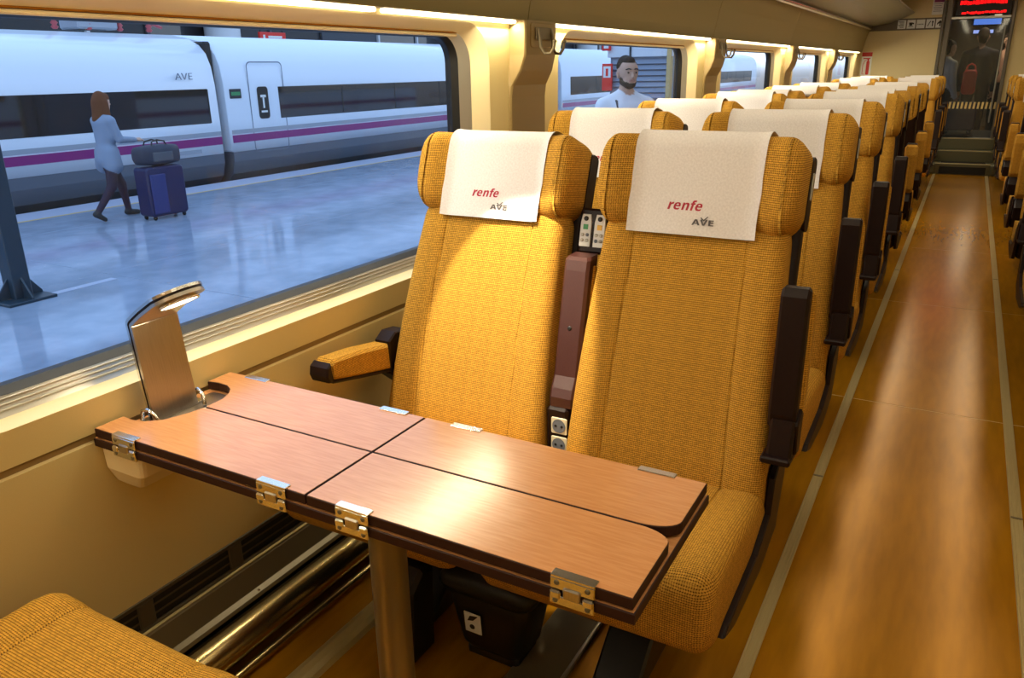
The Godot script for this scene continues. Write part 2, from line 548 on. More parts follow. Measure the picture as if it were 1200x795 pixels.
func build_window_wall():
	var lw := Geo.new()   # lower panel
	lw.prism(PackedVector2Array([Vector2(WALL, 0.275), Vector2(WALL, 0.668), Vector2(WALL - 0.006, 0.674), Vector2(WALL - 0.1, 0.674), Vector2(WALL - 0.1, 0.275)]), 2.2, END_Z, xy, 0.0)
	var wall := struct("wall_left", lw, m.wall, "cream window wall of the carriage", "wall")
	part("groove", bx(Vector3(WALL - 0.054, 0.68, -5.1), Vector3(0.1, 0.016, 14.6)), m.wall_groove, wall)
	part("back_liner", bx(Vector3(WALL - 0.15, -0.1, -5.1), Vector3(0.06, 1.66, 14.6)), m.wall_groove, wall)
	part("outer_side", bx(Vector3(WALL - 0.185, 0.2, -12), Vector3(0.02, 1.06, 34)), m.train_white, wall)
	part("outer_stripe", bx(Vector3(WALL - 0.197, 0.27, -12), Vector3(0.006, 0.14, 34)), m.train_purple, wall)
	part("back_liner", bx(Vector3(WALL - 0.15, 2.0, -5.1), Vector3(0.06, 0.94, 14.6)), m.wall_groove, wall)
	for k in 6:
		var a: float = 2.09 - 2.36 * k      # this bay: from a (near) to b (far)
		var b: float = a - 2.36
		var o := [a - 0.26, b + 0.26]
		# wall panel round the opening, then the slanting reveal
		var g := Geo.new()
		g.flat()
		g.grid([ring(WALL, a - 0.001, b + 0.001, 0.687, 1.512, 0.0005), ring(WALL, o[0], o[1], 0.757, 1.497, 0.13)], true, true)
		part("bay_panel", g, m.wall, wall)
		var rv := Geo.new()
		rv.smooth(1)
		rv.grid([ring(WALL, o[0], o[1], 0.757, 1.497, 0.13), ring(WALL - 0.004, o[0] - 0.006, o[1] + 0.006, 0.7595, 1.4925, 0.125), ring(WALL - 0.045, o[0] - 0.046, o[1] + 0.046, 0.764, 1.468, 0.1)], true, true)
		part("window_reveal", rv, m.bay, wall)
		var w := struct("window_%d" % (k + 1), null, null)
		var fr := Geo.new()
		fr.smooth(1)
		fr.grid([ring(WALL - 0.045, o[0] - 0.046, o[1] + 0.046, 0.764, 1.468, 0.1), ring(WALL - 0.049, o[0] - 0.054, o[1] + 0.054, 0.77, 1.462, 0.095), ring(WALL - 0.062, o[0] - 0.094, o[1] + 0.094, 0.7985, 1.458, 0.085)], true, true)
		part("frame", fr, m.alu, w, "ribbed aluminium window frame")
		for q in 3:
			part("sill_rib", bx(Vector3(WALL - 0.0515 - q * 0.0042, 0.776 + q * 0.0088, (a + b) / 2), Vector3(0.006, 0.0042, 1.66), 0.001), m.alu, w)
		var gk := Geo.new()
		gk.smooth(1)
		gk.grid([ring(WALL - 0.062, o[0] - 0.094, o[1] + 0.094, 0.7985, 1.458, 0.085), ring(WALL - 0.068, o[0] - 0.1, o[1] + 0.1, 0.803, 1.455, 0.082), ring(WALL - 0.08, o[0] - 0.112, o[1] + 0.112, 0.811, 1.452, 0.075)], true, true)
		part("gasket", gk, m.rubber, w, "black rubber window gasket")
		var pn := Geo.new()
		var outl := ring(WALL - 0.08, o[0] - 0.112, o[1] + 0.112, 0.811, 1.452, 0.075)
		pn.fan(outl, true)
		part("pane", pn, m.glass, w, "clear window pane")
		part("blind_rail", bx(Vector3(WALL - 0.052, 1.459, (a + b) / 2), Vector3(0.016, 0.009, 1.6), 0.003), m.bay, w)
		part("blind_slot", bx(Vector3(WALL - 0.05, 1.4675, (a + b) / 2), Vector3(0.012, 0.006, 1.62)), m.piping, w)
		# outer skin of the carriage around this window
		var sk := Geo.new()
		sk.flat()
		sk.grid([ring(WALL - 0.1, a, b, 0.72, 1.54, 0.0005), ring(WALL - 0.1, o[0] - 0.112, o[1] + 0.112, 0.811, 1.452, 0.075)], true, false)
		part("outer_skin", sk, m.train_white, wall)
		var so := Geo.new()
		so.smooth(1)
		so.grid([ring(WALL - 0.101, o[0] - 0.09, o[1] + 0.09, 0.79, 1.47, 0.09), ring(WALL - 0.101, o[0] - 0.112, o[1] + 0.112, 0.811, 1.452, 0.075), ring(WALL - 0.08, o[0] - 0.112, o[1] + 0.112, 0.811, 1.452, 0.075)], true, false)
		part("outer_seal", so, m.rubber, wall)
		# lamps under the rack edge
		for s in [[0.13, 0.80], [0.84, 1.48], [1.52, 2.23]]:
			var zc: float = a - (s[0] + s[1]) / 2
			var ln: float = s[1] - s[0]
			var lp := thing("strip_light", "slim bright strip lamp under the rack edge, %s above the %s window" % [["first", "middle", "last"][[0.13, 0.84, 1.52].find(s[0])], ["rearmost", "platform-side table", "second", "third", "fourth", "last"][k]], "strip light", Vector3(WALL + 0.022, 1.506, zc), "strip lamps over the windows")
			part("holder", bx(Vector3(0.002, 0.0075, 0), Vector3(0.034, 0.004, ln + 0.03), 0.001), m.rack_panel, lp)
			part("tube", bx(Vector3(0, 0, 0), Vector3(0.026, 0.012, ln), 0.004), glow(WARM, 4.0), lp)
			area(Vector3(WALL + 0.022, 1.4985, zc), Vector2(0.026, ln), Vector3(0.6, -1, 0), WARM, STRIP_E, "strip_lamp_light")
	# plain end of the wall beyond the last window
	part("bay_panel", bx(Vector3(WALL - 0.05, 1.1, -12.27), Vector3(0.1, 0.84, 0.4)), m.wall, wall)
	# pillars with coat hooks
	for k in 6:
		var z: float = -0.27 - 2.36 * k
		if z < -12.3: continue
		if k == 5: continue
		var prof := [[1.512, 0.062, 0.118], [1.47, 0.062, 0.118], [1.40, 0.06, 0.118], [1.35, 0.045, 0.124], [1.30, 0.016, 0.131], [1.26, 0.010, 0.133], [1.0, 0.010, 0.133], [0.69, 0.010, 0.133]]
		var rows := []
		for p in prof:
			var x: float = WALL + p[1]
			var h: float = p[2]
			rows.append([Vector3(WALL - 0.002, p[0], z + h + 0.004), Vector3(x - 0.005, p[0], z + h), Vector3(x, p[0], z + h - 0.006), Vector3(x, p[0], z - h + 0.006), Vector3(x - 0.005, p[0], z - h), Vector3(WALL - 0.002, p[0], z - h - 0.004)])
		var g := Geo.new()
		g.flat()
		g.grid(rows, false, false)
		var pl := struct("trim_%d" % (3 + k), g, m.pillar, "olive pillar cover between two windows", "trim")
		var rec := Geo.new()
		rec.prism(rrect(z - 0.085, 1.425, z + 0.085, 1.505, 0.012, 3), WALL + 0.058, WALL + 0.066, zy, 0.002)
		part("hook_plate", rec, m.pillar, pl)
		var hk := thing("coat_hook", "double bent coat hook on the %s pillar from the table" % ["nearest", "second", "third", "fourth", "fifth"][k], "coat hook", Vector3(WALL + 0.066, 1.44, z), "coat hooks on the window pillars")
		part("mounting", bx(Vector3(0.004, 0.03, 0), Vector3(0.008, 0.04, 0.12), 0.002), m.duct, hk)
		for s in [-1, 1]:
			var hp := Geo.new()
			hp.tube([Vector3(0.008, 0.045, s * 0.05), Vector3(0.014, 0.02, s * 0.05), Vector3(0.018, -0.015, s * 0.048), Vector3(0.03, -0.034, s * 0.044), Vector3(0.05, -0.036, s * 0.04), Vector3(0.062, -0.02, s * 0.038), Vector3(0.066, 0.0, s * 0.037)], 0.0055, 8)
			hp.lathe([Vector2(0.002, -0.007), Vector2(0.008, -0.003), Vector2(0.008, 0.003), Vector2(0.002, 0.007)], Vector3(0.066, 0.004, s * 0.037), 10)
			part("hook", hp, m.duct, hk)
	# ventilation strip, duct panel and heating pipe along the floor
	var vt := thing("heating_vent", "dark slotted heating vent along the foot of the window wall", "vent")
	part("strip", bx(Vector3(WALL - 0.012, 0.236, -5.1), Vector3(0.02, 0.078, 14.6), 0.002), m.black, vt)
	var zz := 0.4
	while zz > -6.0:
		# frame bars leave slots; each slot shows two thin louvres
		part("bar", bx(Vector3(WALL - 0.001, 0.236, zz), Vector3(0.008, 0.062, 0.04), 0.003), m.vent, vt)
		for q in [0.224, 0.246]:
			part("louvre", bx(Vector3(WALL - 0.004, q, zz - 0.125), Vector3(0.006, 0.005, 0.22)), m.vent, vt)
		zz -= 0.25
	for q in [0.2705, 0.201]:
		part("frame_edge", bx(Vector3(WALL - 0.001, q, -5.1), Vector3(0.008, 0.012, 14.6), 0.002), m.vent, vt)
	var dp := thing("duct_panel", "olive metal duct panel below the slotted vent", "panel")
	var dg := Geo.new()
	dg.prism(PackedVector2Array([Vector2(WALL - 0.03, 0.196), Vector2(WALL + 0.008, 0.196), Vector2(WALL + 0.012, 0.19), Vector2(WALL + 0.02, 0.128), Vector2(WALL + 0.034, 0.122), Vector2(WALL + 0.036, 0.112), Vector2(WALL + 0.02, 0.108), Vector2(WALL - 0.03, 0.108)]), END_Z, 2.2, xy)
	part("panel_sheet", dg, m.duct, dp)
	part("top_edge", bx(Vector3(WALL + 0.006, 0.197, -5.1), Vector3(0.008, 0.004, 14.6), 0.001), m.rail, dp)
	for z in [-0.7, -1.13, -1.56, -2.0, -2.43]:
		var sc := Geo.new()
		sc.lathe([Vector2(0.004, 0), Vector2(0.004, 0.0015), Vector2(0.002, 0.0025)], Vector3(WALL + 0.028, 0.1245, z), 10)
		part("screw", sc, m.bright_steel, dp)
	part("kick_liner", bx(Vector3(WALL - 0.025, 0.05, -5.1), Vector3(0.01, 0.13, 14.6)), m.black, dp)
	var pp := Geo.new()
	pp.tube([Vector3(WALL + 0.052, 0.058, 2.15), Vector3(WALL + 0.052, 0.058, END_Z + 0.02)], 0.046, 32)
	pp.tube([Vector3(WALL + 0.108, 0.014, 2.15), Vector3(WALL + 0.108, 0.014, END_Z + 0.02)], 0.012, 12)
	single("heating_pipe", pp, m.pipe, "polished brassy heating pipe on the floor along the window wall", "pipe")
	var tr := Geo.new()
	tr.prism(PackedVector2Array([Vector2(-1.21, 0.0), Vector2(-1.203, 0.012), Vector2(-1.187, 0.016), Vector2(-1.167, 0.016), Vector2(-1.151, 0.012), Vector2(-1.144, 0.0)]), -11.6, 2.1, xy)
	single("seat_track", tr, m.rail, "grey metal seat track on the floor under the window seats", "seat track")

# ------------------------------------------------------------------ end wall, door, steps and the gangway beyond
func build_end():
	var L := -0.43
	var R := 0.345
	var we := struct("wall_end", bx(Vector3((WALL - 0.1 + L) / 2, 1.05, END_Z - 0.04), Vector3(L - WALL + 0.1, 2.4, 0.08)), m.end_wall, "cream end wall of the carriage beside the glass door", "wall")
	part("right_panel", bx(Vector3((R + 1.6) / 2, 1.05, END_Z - 0.04), Vector3(1.6 - R, 2.4, 0.08)), m.end_wall, we)
	part("lintel", bx(Vector3((L + R) / 2, 2.24, END_Z - 0.04), Vector3(R - L, 0.1, 0.08)), m.door_grey, we)
	part("band", bx(Vector3((WALL + L) / 2 + 0.02, 1.853, END_Z + 0.004), Vector3(L - WALL - 0.04, 0.145, 0.008), 0.001), m.band, we, "grey band across the end wall")
	# pictograms on the band
	var px := [-0.949, -0.835, -0.722, -0.607, -0.493]
	var what := ["lines of small print", "a cup", "a row of small marks", "a cutlery sign", "an upward arrow"]
	for i in 5:
		var t := thing("pictogram_sign", "small white sign with %s on the grey end-wall band" % what[i], "sign", Vector3(px[i], 1.853, END_Z + 0.009), "pictograms on the end wall band")
		part("plate", bx(Vector3(0, 0, 0), Vector3(0.1, 0.108, 0.004), 0.001), m.white, t)
		var k := Geo.new()
		match i:
			0:
				for q in 6: k.box(Vector3(-0.008 + 0.006 * (q % 3), 0.036 - q * 0.0145, 0.0025), Vector3(0.07 - 0.012 * (q % 3), 0.006, 0.002))
			1:
				k.prism(PackedVector2Array([Vector2(-0.028, 0.022), Vector2(0.018, 0.022), Vector2(0.012, -0.018), Vector2(-0.02, -0.018)]), 0.0018, 0.0032, xy)
				k.box(Vector3(0.025, 0.008, 0.0025), Vector3(0.016, 0.018, 0.0015)); k.box(Vector3(-0.002, -0.027, 0.0025), Vector3(0.06, 0.007, 0.0015))
			2:
				for q in 5: k.box(Vector3(-0.03 + q * 0.015, -0.004, 0.0025), Vector3(0.009, 0.012, 0.0015))
			3:
				k.prism(PackedVector2Array([Vector2(-0.035, -0.03), Vector2(-0.028, -0.034), Vector2(0.006, 0.03), Vector2(-0.004, 0.034)]), 0.0018, 0.0032, xy)
				k.box(Vector3(0.026, -0.004, 0.0025), Vector3(0.012, 0.062, 0.0015)); k.box(Vector3(0.026, 0.022, 0.0025), Vector3(0.02, 0.02, 0.0015))
			4:
				k.prism(PackedVector2Array([Vector2(-0.008, -0.036), Vector2(0.008, -0.036), Vector2(0.008, 0.004), Vector2(0.034, -0.02), Vector2(0.034, 0.002), Vector2(0, 0.038), Vector2(-0.034, 0.002), Vector2(-0.034, -0.02), Vector2(-0.008, 0.004)]), 0.0018, 0.0032, xy)
		part("symbol", k, m.black, t)
	var nt := thing("wall_notice", "white paper notice with dark heading above the grey band", "notice", Vector3(-0.535, 2.06, END_Z + 0.002))
	part("sheet", bx(Vector3.ZERO, Vector3(0.15, 0.2, 0.003)), m.white, nt)
	part("heading", bx(Vector3(0.005, 0.072, 0.002), Vector3(0.13, 0.045, 0.002)), m.train_purple, nt)
	for q in 5: part("print_line", bx(Vector3(-0.01, 0.03 - q * 0.022, 0.002), Vector3(0.1 - 0.02 * (q % 2), 0.006, 0.001)), m.line, nt)
	var fx := thing("extinguisher_sign", "white and red fire extinguisher sign in the corner of the end wall", "sign", Vector3(-1.33, 1.37, END_Z + 0.002))
	part("plate", bx(Vector3(0, -0.01, 0), Vector3(0.13, 0.31, 0.003)), m.white, fx)
	part("heading", bx(Vector3(0, 0.115, 0.002), Vector3(0.13, 0.055, 0.002)), m.red, fx)
	var ex := Geo.new()
	ex.prism(rrect(0.0, -0.15, 0.04, 0.03, 0.014, 4), 0.0015, 0.004, xy)
	ex.box(Vector3(0.02, 0.045, 0.003), Vector3(0.02, 0.03, 0.002)); ex.box(Vector3(0.0, 0.062, 0.003), Vector3(0.09, 0.014, 0.002))
	ex.tube([Vector3(0.01, 0.05, 0.003), Vector3(-0.025, 0.03, 0.003), Vector3(-0.042, -0.02, 0.003), Vector3(-0.042, -0.14, 0.003), Vector3(-0.02, -0.14, 0.003)], 0.004, 6)
	part("extinguisher_symbol", ex, m.red, fx)
	# door
	var d := struct("door_1", null, null, "glass end door with dark frame and hatched warning band", "door")
	for x in [L + 0.03, R - 0.02]:
		part("door_post", bx(Vector3(x, 1.2, END_Z + 0.01), Vector3(0.07 if x < 0 else 0.045, 2.0, 0.1), 0.01), m.door_grey, d)
	part("door_post", bx(Vector3(L - 0.03, 1.1, END_Z + 0.008), Vector3(0.04, 2.2, 0.03), 0.006), m.door_grey, d)
	part("pane", bx(Vector3((L + R) / 2, 1.17, END_Z - 0.02), Vector3(R - L - 0.1, 1.5, 0.01)), m.door_glass, d)
	part("header_bar", bx(Vector3((L + R) / 2, 1.905, END_Z + 0.01), Vector3(R - L - 0.08, 0.035, 0.05), 0.005), m.alu, d)
	for k in 12:
		var hb := Geo.new()
		var x0 := -0.245 + k * 0.0475
		hb.prism(PackedVector2Array([Vector2(x0, 0.775), Vector2(x0 + 0.024, 0.775), Vector2(x0 + 0.03, 0.86), Vector2(x0 + 0.006, 0.86)]), END_Z - 0.014, END_Z - 0.0115, xy)
		part("warning_bar", hb, m.hatch, d)
	part("handle", bx(Vector3(R - 0.09, 1.2, END_Z + 0.01), Vector3(0.02, 1.2, 0.03), 0.008), m.alu, d)
	# red running-text display above the door; lower row paints its reflection in the glass
	var led := thing("text_display", "black display with red running text over its painted reflection, above the end door", "display", Vector3(-0.02, 2.035, END_Z + 0.03))
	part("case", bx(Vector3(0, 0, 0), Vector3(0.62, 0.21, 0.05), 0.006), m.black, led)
	var rng := RandomNumberGenerator.new()
	rng.seed = 7
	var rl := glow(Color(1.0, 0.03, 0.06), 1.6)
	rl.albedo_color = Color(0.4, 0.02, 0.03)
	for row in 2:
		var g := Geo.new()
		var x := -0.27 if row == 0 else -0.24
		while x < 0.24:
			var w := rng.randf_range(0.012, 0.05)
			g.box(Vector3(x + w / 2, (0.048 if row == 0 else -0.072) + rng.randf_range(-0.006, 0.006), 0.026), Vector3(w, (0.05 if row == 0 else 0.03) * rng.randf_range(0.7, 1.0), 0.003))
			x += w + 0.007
		part("text_and_reflection", g, rl, led)
	area(Vector3(-0.02, 2.035, END_Z + 0.07), Vector2(0.55, 0.14), Vector3(0, -0.2, 1), Color(1, 0.1, 0.12), 0.05, "led_display_light")
	# steps up to the door
	var st := struct("steps", null, null, "dark metal steps up to the end door", "steps")
	var sz := [-11.64, -11.93, -12.2, -12.5]
	for i in 3:
		var y: float = 0.135 * (i + 1)
		part("tread", bx(Vector3(AISLE, y - 0.0675, (sz[i] + sz[i + 1]) / 2), Vector3(0.72 - i * 0.04, 0.135, sz[i] - sz[i + 1]), 0.004), m.tread, st)
		if i == 0: part("riser_mat", bx(Vector3(AISLE, y - 0.08, sz[i] + 0.003), Vector3(0.52, 0.09, 0.004)), m.mat_dark, st)
		part("nosing", bx(Vector3(AISLE, y + 0.002, sz[i] - 0.025), Vector3(0.62 - i * 0.03, 0.008, 0.03), 0.002), m.rail, st)
		if i == 0:
			part("tread_mat", bx(Vector3(AISLE, y + 0.002, sz[i] - 0.17), Vector3(0.5, 0.004, 0.18)), m.mat_dark, st)
	for sx in [-1, 1]:
		part("step_cheek", bx(Vector3(AISLE + sx * 0.34, 0.07, -11.7), Vector3(0.07, 0.14, 0.16), 0.02), m.tread, st)
	# side plinths beside the steps, under the last seats
	part("plinth", bx(Vector3(-0.88, 0.16, -12.1), Vector3(1.06, 0.32, 0.7), 0.01), m.mat_dark, st)
	part("plinth", bx(Vector3(0.95, 0.16, -12.1), Vector3(1.06, 0.32, 0.7), 0.01), m.mat_dark, st)
	# gangway and the next carriage
	var gw := struct("wall_gangway", null, null, "dark gangway walls beyond the end door", "wall")
	part("gangway_floor", bx(Vector3(AISLE, 0.355, -13.2), Vector3(1.4, 0.1, 1.4)), m.mat_dark, gw)
	part("next_floor", bx(Vector3(AISLE, -0.05, -17.5), Vector3(3.0, 0.1, 7.5)), m.floor, gw)
	for sx in [-1, 1]:
		part("gangway_side", bx(Vector3(AISLE + sx * 0.62, 1.1, -13.36), Vector3(0.06, 2.3, 1.6)), m.door_grey, gw)
		part("inner_frame", bx(Vector3(AISLE + sx * 0.56, 1.1, -13.9), Vector3(0.1, 2.3, 0.06)), m.door_grey, gw)
		part("next_side", bx(Vector3(AISLE + sx * 1.2, 1.1, -17.5), Vector3(0.06, 2.3, 7.4)), m.band, gw)
	part("gangway_roof", bx(Vector3(AISLE, 2.27, -16.8), Vector3(3.0, 0.06, 8.8)), m.door_grey, gw)
	part("next_end", bx(Vector3(AISLE, 1.1, -21.2), Vector3(3.0, 2.4, 0.06)), m.door_grey, gw)
	for i in 2:
		var lz: float = -15.6 - i * 3.0
		var nl := thing("gangway_lamp", "dim ceiling lamp in the %s part of the next carriage" % ["near", "far"][i], "ceiling light", Vector3(AISLE + 0.2, 2.22, lz))
		part("diffuser", bx(Vector3.ZERO, Vector3(0.12, 0.02, 0.9), 0.005), glow(WARM, 1.4), nl)
		area(Vector3(AISLE + 0.2, 2.2, lz), Vector2(0.12, 0.9), Vector3(0, -1, 0), WARM, 0.9, "gangway_lamp_light")
	for i in 2:
		var sc := thing("blue_screen", "%s pale blue information screen hanging beyond the end door" % ["larger", "smaller"][i], "screen", Vector3(0.055 - 0.03 * i, 1.93 if i == 0 else 1.86, -14.2 - i * 2.4))
		part("case", bx(Vector3(0, 0, -0.02), Vector3(0.4 if i == 0 else 0.36, 0.13 if i == 0 else 0.085, 0.03), 0.004), m.black, sc)
		part("screen", bx(Vector3(0, 0, 0), Vector3(0.35 if i == 0 else 0.3, 0.095 if i == 0 else 0.055, 0.012), 0.002), glow(Color(0.35, 0.55, 0.95), 0.9), sc)
		part("hanger", bx(Vector3(0, 0.19, -0.02), Vector3(0.03, 0.3, 0.03)), m.black, sc)

# ------------------------------------------------------------------ seats
# a seat stands at the foot of its backrest, facing local +z; s runs up the reclined back, t out of it
func bp(x: float, s: float, t: float) -> Vector3:
	return Vector3(x, 0.44 + s * cos(TH) + t * sin(TH), -s * sin(TH) + t * cos(TH))

# rounded rectangle in (s, t) with points along the long sides
func loop(s0: float, s1: float, t0: float, t1: float, r: float, bulge: Callable) -> Array:
	r = maxf(minf(r, minf(s1 - s0, t1 - t0) * 0.49), 0.0005)
	var out := []
	var base := rrect(s0, t0, s1, t1, r, 4)
	for i in base.size():
		var p := base[i]
		var q := base[(i + 1) % base.size()]
		var n := 9 if i in [9, 19] else 1
		for k in n:
			var c := p.lerp(q, float(k) / n)
			if c.y > (t0 + t1) / 2: c.y += bulge.call((c.x - s0) / (s1 - s0))
			out.append(c)
	return out

func ss(a: float, b: float, x: float) -> float: return smoothstep(a, b, x)

func stations(w: float, re: float, seams: Array) -> Array:
	# [x, shrink] pairs across a cushion of half width w with edge radius re
	var out := []
	for i in 6:
		var a := PI / 2 * (1.0 - i / 5.0)
		out.append([-(w - re + re * sin(a)), re * (1 - cos(a))])
	var xs := []
	var x := -(w - re) + 0.02
	while x < w - re - 0.01:
		xs.append(x)
		x += 0.02
	for s in seams:
		for d in [-0.0045, 0.0, 0.0045]: xs.append(s + d)
	xs.sort()
	for v in xs: out.append([v, 0.0])
	for i in 6:
		var a := PI / 2 * i / 5.0
		out.append([w - re + re * sin(a), re * (1 - cos(a))])
	return out

func seam_dip(x: float, seams: Array, d: float) -> float:
	for s in seams:
		if absf(x - s) < 0.001: return d
	return 0.0

var sm := {}

func head_front(ax: float) -> float:
	return 0.008 + 0.044 * ss(0.12, 0.215, ax)

func seat_meshes():
	var seams := [-0.15, 0.15]
	# cushion: loop in (z, y)
	var rings := []
	for q in stations(0.247, 0.035, seams):
		var x: float = q[0]
		var d: float = q[1]
		var dip := seam_dip(x, seams, 0.006)
		var side := 0.008 * ss(0.14, 0.2, absf(x))
		var lp := loop(-0.03 + d * 0.4, 0.435 - d, 0.315 + d * 0.6, 0.452 + side - d * 0.8 - dip, 0.055, func(u: float) -> float: return 0.034 * ss(0.0, 0.75, u) - 0.004 * sin(u * PI))
		var row := []
		for p in lp: row.append(Vector3(x, p.y, p.x))
		rings.append(row)
	var g := Geo.new()
	g.loft(rings, false)
	sm.cushion = g.done()
	# backrest
	rings = []
	for q in stations(0.243, 0.03, seams):
		var x: float = q[0]
		var d: float = q[1]
		var dip := seam_dip(x, seams, 0.006)
		var side := 0.014 * ss(0.13, 0.19, absf(x))
		var lp := loop(-0.03 + d * 0.3, 0.595 - d * 0.3, -0.085 + d * 0.3, 0.004 + side - d - dip, 0.03, func(u: float) -> float: return 0.014 * sin(clampf(u, 0, 1) * PI * 1.1))
		var row := []
		for p in lp: row.append(bp(x * lerpf(1.0, 0.87, clampf(p.x / 0.58, 0, 1)), p.x, p.y))
		rings.append(row)
	g = Geo.new()
	g.loft(rings, true)
	sm.back = g.done()
	# dark shell behind the backrest
	rings = []
	for q in stations(0.245, 0.02, []):
		var x: float = q[0]
		var d: float = q[1]
		var lp := loop(-0.1 + d, 0.66 - d * 0.5, -0.118 + d * 0.8, -0.074 - d * 0.3, 0.014, func(_u: float) -> float: return 0.0)
		var row := []
		for p in lp: row.append(bp(x * lerpf(1.0, 0.93, clampf(p.x / 0.58, 0, 1)), p.x, p.y))
		rings.append(row)
	g = Geo.new()
	g.loft(rings, true)
	sm.shell = g.done()
	# winged headrest
	rings = []
	var hs := [-0.2, 0.2]
	for q in stations(0.231, 0.034, hs):
		var x: float = q[0]
		var d: float = q[1]
		var ax := absf(x)
		var dip := seam_dip(x, hs, 0.003)
		var ct := 0.045 * (1.0 - sqrt(maxf(0.0, 1.0 - pow(maxf(0.0, ax - 0.186) / 0.0455, 2.0))))
		var cb := 0.062 * (1.0 - sqrt(maxf(0.0, 1.0 - pow(maxf(0.0, ax - 0.169) / 0.0625, 2.0))))
		var lp := loop(0.572 + cb, 0.802 - ct - 0.01 * ss(0.1, 0.2, ax), -0.122 + d * 0.2, head_front(ax) - d * 0.9 - dip, 0.045, func(u: float) -> float: return 0.004 * sin(clampf(u, 0, 1) * PI))
		var row := []
		for p in lp: row.append(bp(x, p.x, p.y))
		rings.append(row)
	g = Geo.new()
	g.loft(rings, true)
	sm.head = g.done()
	# headrest cover, over the top and down the front
	var path := []
	for i in 9:
		var a := PI * (0.85 - 0.85 * i / 8.0)
		path.append(a)
	var rows := []
	for i in 31:
		var x := -0.149 + 0.298 * i / 30.0
		var f := head_front(absf(x))
		var row := []
		row.append(bp(x, 0.775, -0.127))
		for k in 7:
			var a := PI - PI / 2 * k / 6.0
			row.append(bp(x, 0.806 - 0.05 + 0.052 * sin(a), -0.072 + 0.054 * cos(a)))
		for k in 7:
			var a := PI / 2 - PI / 2 * k / 6.0
			row.append(bp(x, 0.806 - 0.05 + 0.052 * sin(a), f - 0.05 + 0.0565 * cos(a)))
		for k in 5:
			var s := 0.73 - 0.167 * (k + 1) / 5.0
			row.append(bp(x + 0.0012 * sin(k * 2.1 + i * 0.4), s, f + 0.0065 + 0.0022 * sin(x * 23.0 + k * 0.7) * (k + 1) / 5.0 + 0.003 * (k + 1) / 5.0))
		rows.append(row)
	g = Geo.new()
	g.smooth(1)
	g.grid(rows, false, true)
	# thin inner face
	var inner := []
	for r in rows:
		var q := []
		for p in r: q.append(p + Vector3(0, -0.0006, -0.0006))
		inner.append(q)
	g.smooth(2)
	g.grid(inner, false, false)
	sm.cover = g.done()
	# seat underframe
	g = Geo.new()
	g.box(Vector3(0, 0.302, 0.12), Vector3(0.4, 0.04, 0.34), 0.012)
	g.box(Vector3(0, 0.2, 0.05), Vector3(0.2, 0.2, 0.2), 0.02)
	sm.pan = g.done()
	g = Geo.new()
	g.prism(PackedVector2Array([Vector2(0.19, 0.29), Vector2(-0.12, 0.29), Vector2(-0.1, 0.02), Vector2(-0.16, 0.0), Vector2(0.3, 0.0), Vector2(0.24, 0.02), Vector2(0.14, 0.1)]), -0.055, 0.055, zy, 0.006)
	sm.leg = g.done()
	# brown side panel of the seat
	g = Geo.new()
	g.prism(PackedVector2Array([Vector2(-0.14, 0.53), Vector2(-0.03, 0.48), Vector2(-0.01, 0.4), Vector2(0.1, 0.36), Vector2(0.33, 0.345), Vector2(0.36, 0.335), Vector2(0.28, 0.305), Vector2(0.05, 0.29), Vector2(-0.1, 0.32), Vector2(-0.15, 0.44)]), -0.008, 0.008, zy, 0.003)
	sm.side = g.done()
	# folded-up aisle armrest
	g = Geo.new()
	g.prism(PackedVector2Array([Vector2(0.004, 0.615), Vector2(0.012, 0.65), Vector2(-0.004, 0.905), Vector2(-0.016, 0.922), Vector2(-0.036, 0.922), Vector2(-0.04, 0.91), Vector2(-0.03, 0.65), Vector2(-0.03, 0.61)]), -0.029, 0.029, zy, 0.006)
	sm.arm_dark = g.done()
	g = Geo.new()
	g.prism(PackedVector2Array([Vector2(-0.028, 0.64), Vector2(-0.039, 0.915), Vector2(-0.06, 0.905), Vector2(-0.078, 0.86), Vector2(-0.07, 0.67), Vector2(-0.05, 0.645)]), -0.032, 0.036, zy, 0.01)
	sm.arm_pad = g.done()
	g = Geo.new()
	g.prism(PackedVector2Array([Vector2(0.02, 0.54), Vector2(0.03, 0.55), Vector2(0.012, 0.64), Vector2(-0.05, 0.645), Vector2(-0.09, 0.6), Vector2(-0.08, 0.53)]), -0.022, 0.03, zy, 0.006)
	g.box(Vector3(0, 0.553, 0.012), Vector3(0.062, 0.016, 0.06), 0.004)
	g.prism(PackedVector2Array([Vector2(0.0, 0.56), Vector2(0.01, 0.63), Vector2(-0.03, 0.655), Vector2(-0.05, 0.64), Vector2(-0.04, 0.55)]), 0.026, 0.036, zy, 0.003)
	sm.arm_pivot = g.done()
	# lowered window armrest
	g = Geo.new()
	g.prism(PackedVector2Array([Vector2(0.215, 0.614), Vector2(0.222, 0.655), Vector2(0.208, 0.667), Vector2(0.1, 0.658), Vector2(-0.015, 0.64), Vector2(-0.02, 0.565), Vector2(0.1, 0.588)]), -0.03, 0.03, zy, 0.008)
	sm.warm_pad = g.done()
	g = Geo.new()
	g.prism(PackedVector2Array([Vector2(0.21, 0.606), Vector2(0.232, 0.612), Vector2(0.24, 0.63), Vector2(0.236, 0.652), Vector2(0.22, 0.662), Vector2(0.214, 0.62)]), -0.031, 0.031, zy, 0.004)
	g.prism(PackedVector2Array([Vector2(0.22, 0.612), Vector2(0.1, 0.589), Vector2(-0.02, 0.566), Vector2(-0.02, 0.557), Vector2(0.1, 0.58), Vector2(0.215, 0.605)]), -0.028, 0.028, zy, 0.002)
	sm.warm_cap = g.done()
	g = Geo.new()
